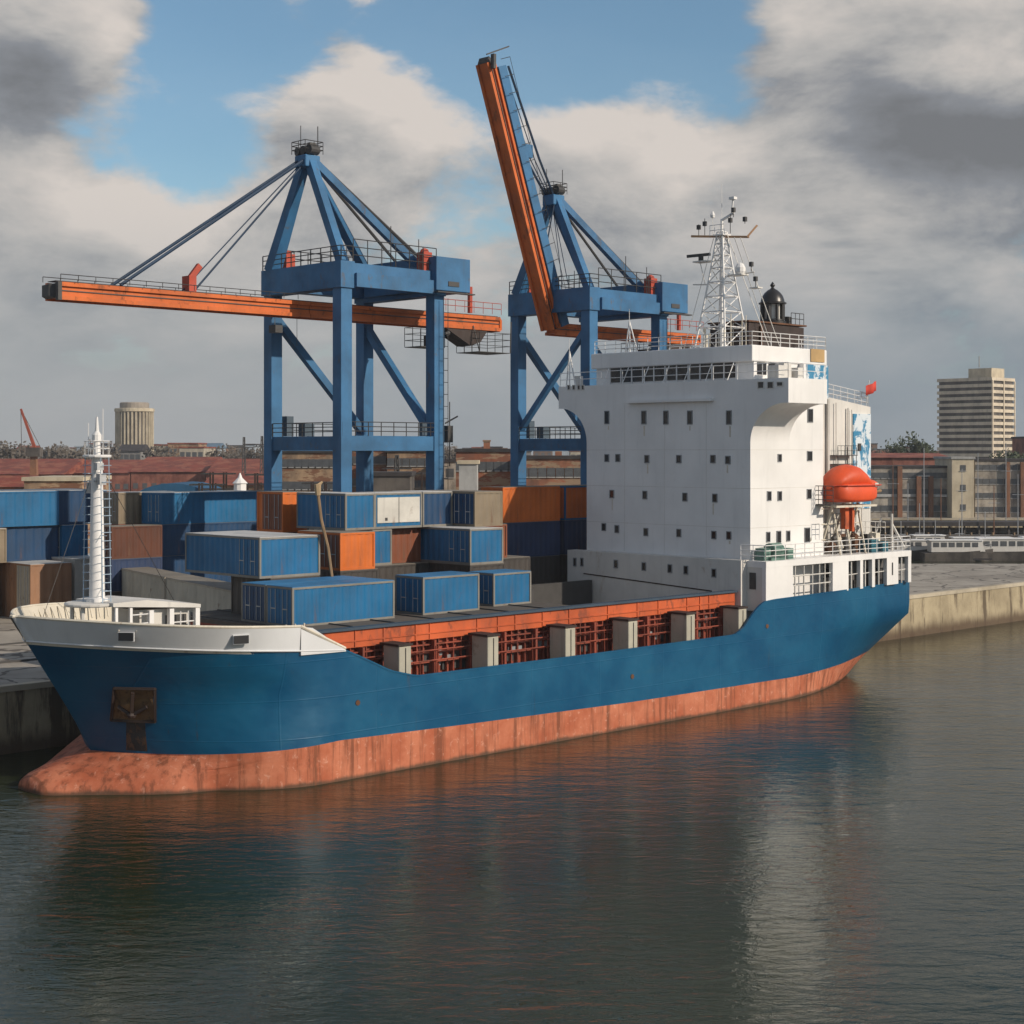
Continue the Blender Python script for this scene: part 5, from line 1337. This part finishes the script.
# ---- marina: pier with dark roof, jetty, boats
pr_ = Thing('covered_pier', 'long dark roofed pier on posts behind the moored boats', 'pier', (X_(980, 308), 308, 0), frame=False, rot=0); pr_.org = Vector((0, 0, 0))
MB().box(-24, 26, 0, 6, 1.9, 2.3).build('pier_deck', wall_dark, pr_); MB().box(-24.4, 26, -.5, 6.5, Z_(526, 308), Z_(522, 308)).build('roof', roof_dark, pr_)
for i in range(18): MB().box(-23+i*2.85, -22.7+i*2.85, .2, .5, -1, Z_(526, 308)).build('post', wall_dark, pr_)
MB().box(-23, 25, 5.2, 5.4, 2.3, 3.4).build('parapet', wall_grey, pr_)
jt = Thing('jetty', 'low dark jetty in front of the moored boats', 'jetty', (X_(980, 290), 290, 0), frame=False, rot=0); jt.org = Vector((0, 0, 0))
MB().box(-22, 24, 0, 3, 2.6, 3.1).build('jetty_deck', wall_dark, jt)
for i in range(12): MB().tube((-21+i*3.9, .4, -1), (-21+i*3.9, .4, 3.6), .2, 6).build('pile', wood_m, jt)
def boat(px, Y, L, hullm, label, seed, cab=(.3, .8), ch=1.9):
    rnd = random.Random(seed); th = Thing('moored_boat', label, 'boat', (X_(px, Y), Y, 0), frame=False, rot=0); th.org = Vector((0, 0, 0)); w = 1.9
    secs = []
    for i in range(9):
        t = i/8; b = w*min(1, (1-t)*2.6+.06)**.7; secs.append((t, b, 1.35+.7*t*t))
    m = MB()
    for t, b, z in secs: x = -L/2+L*t; m.v += [(x, -b, z), (x, -b*.8, -.3), (x, b*.8, -.3), (x, b, z)]
    for i in range(8):
        for p, q in ((0, 1), (1, 2), (2, 3), (3, 0)): a = i*4; m.face(a+p, a+4+p, a+4+q, a+q)
    m.face(0, 1, 2, 3); m.face(32, 33, 34, 35); m.build('boat_hull', hullm, th)
    MB().box(-L*.5+.05, L*.44, -w*.8, -w*.78, .2, .5).build('waterline_stripe', roof_dark, th)
    a, b = -L/2+L*cab[0]-.1*L, -L/2+L*cab[1]
    c = MB().prism([(a, 1.5), (b, 1.6), (b-.6, 1.5+ch), (a, 1.5+ch)], 1, -w*.72, w*.72).build('cabin', white_dirty, th)
    n = max(2, int((b-a)/1.5))
    for i in range(n):
        u = a+.3+(b-a-1.2)*i/n; MB().box(u, u+(b-a-1.2)/n*.75, -w*.72-.04, -w*.72+.02, 1.5+ch*.45, 1.5+ch*.85).build('window', far_glass, th, parent=c)
    MB().box(a-.4, b-.3, -w*.8, w*.8, 1.5+ch, 1.5+ch+.14).build('roof', white, th)
    m = MB(); m.tube((a+1, 0, 1.5+ch), (a+1, 0, 6.0+rnd.uniform(0, 3.5)), .07, 5); m.tube((a+.2, 0, 4.2), (a+1.8, 0, 4.2), .05, 4); m.build('mast', galv, th)
    m = MB(); m.rail([(b, -w*.5, 1.9), (L*.45, -.4, 2.1)], .8, 1, .03, 2); m.build('bow_rail', galv, th)
boat(911, 272, 9, wall_dark, 'small white cabin boat nearest the ship stern in the marina', 1, ch=1.7)
boat(934, 276, 10, white_dirty, 'white motor boat with square cabin, second from the ship stern', 2, (.25, .7), 2.3)
boat(958, 268, 12, wall_dark, 'long dark hulled cabin boat in the middle of the marina', 3, (.2, .85), 1.9)
boat(985, 274, 12, white_dirty, 'pale passenger boat with long window row below the high rise', 4, (.15, .9), 2.0)
boat(1014, 269, 13, wall_dark, 'dark hulled boat with white wheelhouse at the right edge of the marina', 5, (.15, .8), 2.1)
boat(1040, 278, 10, white_dirty, 'white boat cut off by the right edge of the marina', 6)
gV = 'thin masts standing along the marina'
for i, (px, Y, h) in enumerate(((893, 300, 17), (908, 318, 12), (924, 300, 19), (941, 320, 13), (962, 305, 15), (978, 322, 18), (994, 300, 12), (1006, 318, 20), (1018, 304, 14))):
    th = Thing('marina_mast', 'thin pale mast standing among the boats and pier of the marina', 'mast', (X_(px, Y), Y, 0), gV, frame=False, rot=0); th.org = Vector((0, 0, 0))
    MB().tube((0, 0, -1), (0, 0, h), .13, 5, .07).build('pole', galv if i % 3 else post_rust, th)
    MB().tube((-1.1, 0, h*.72), (1.1, 0, h*.72), .05, 4).build('crosstree', galv, th)
gC = 'loose cables lying on the quay by the bow'
for i, pts in enumerate(([(28, 97), (33, 95.4), (37, 96.4), (42, 95.2), (47, 97)], [(27, 93.6), (32, 94.2), (36, 93.2), (41, 94.4), (46, 93.6)], [(30, 101), (35, 99.2), (40, 100.2), (46, 98.6)])):
    th = Thing('quay_cable', ('dark cable lying in a long curve across the quay left of the bow', 'dark cable nearest the quay edge left of the bow', 'thin cable farthest from the edge left of the bow')[i], 'cable', (pts[0][0], pts[0][1], QZ), gC)
    MB().path([(a, b, QZ+.07) for a, b in pts], .09, 5).build('cable', tyre_m, th)
# haze: one closed box of thin even air
hz = MB().box(-2200, 2200, -60, 2300, -3, 75)
hm = bpy.data.materials.new('haze_air'); hm.use_nodes = True; t = NT(hm.node_tree)
for n in list(t.n): t.n.remove(n)
o = t.new('ShaderNodeOutputMaterial'); v = t.new('ShaderNodeVolumePrincipled'); v.inputs['Color'].default_value = (.92, .95, 1, 1); v.inputs['Density'].default_value = .00016; v.inputs['Anisotropy'].default_value = .2
t.l.new(v.outputs[0], o.inputs['Volume']); hz = hz.build('haze', hm); hz['kind'] = 'stuff'
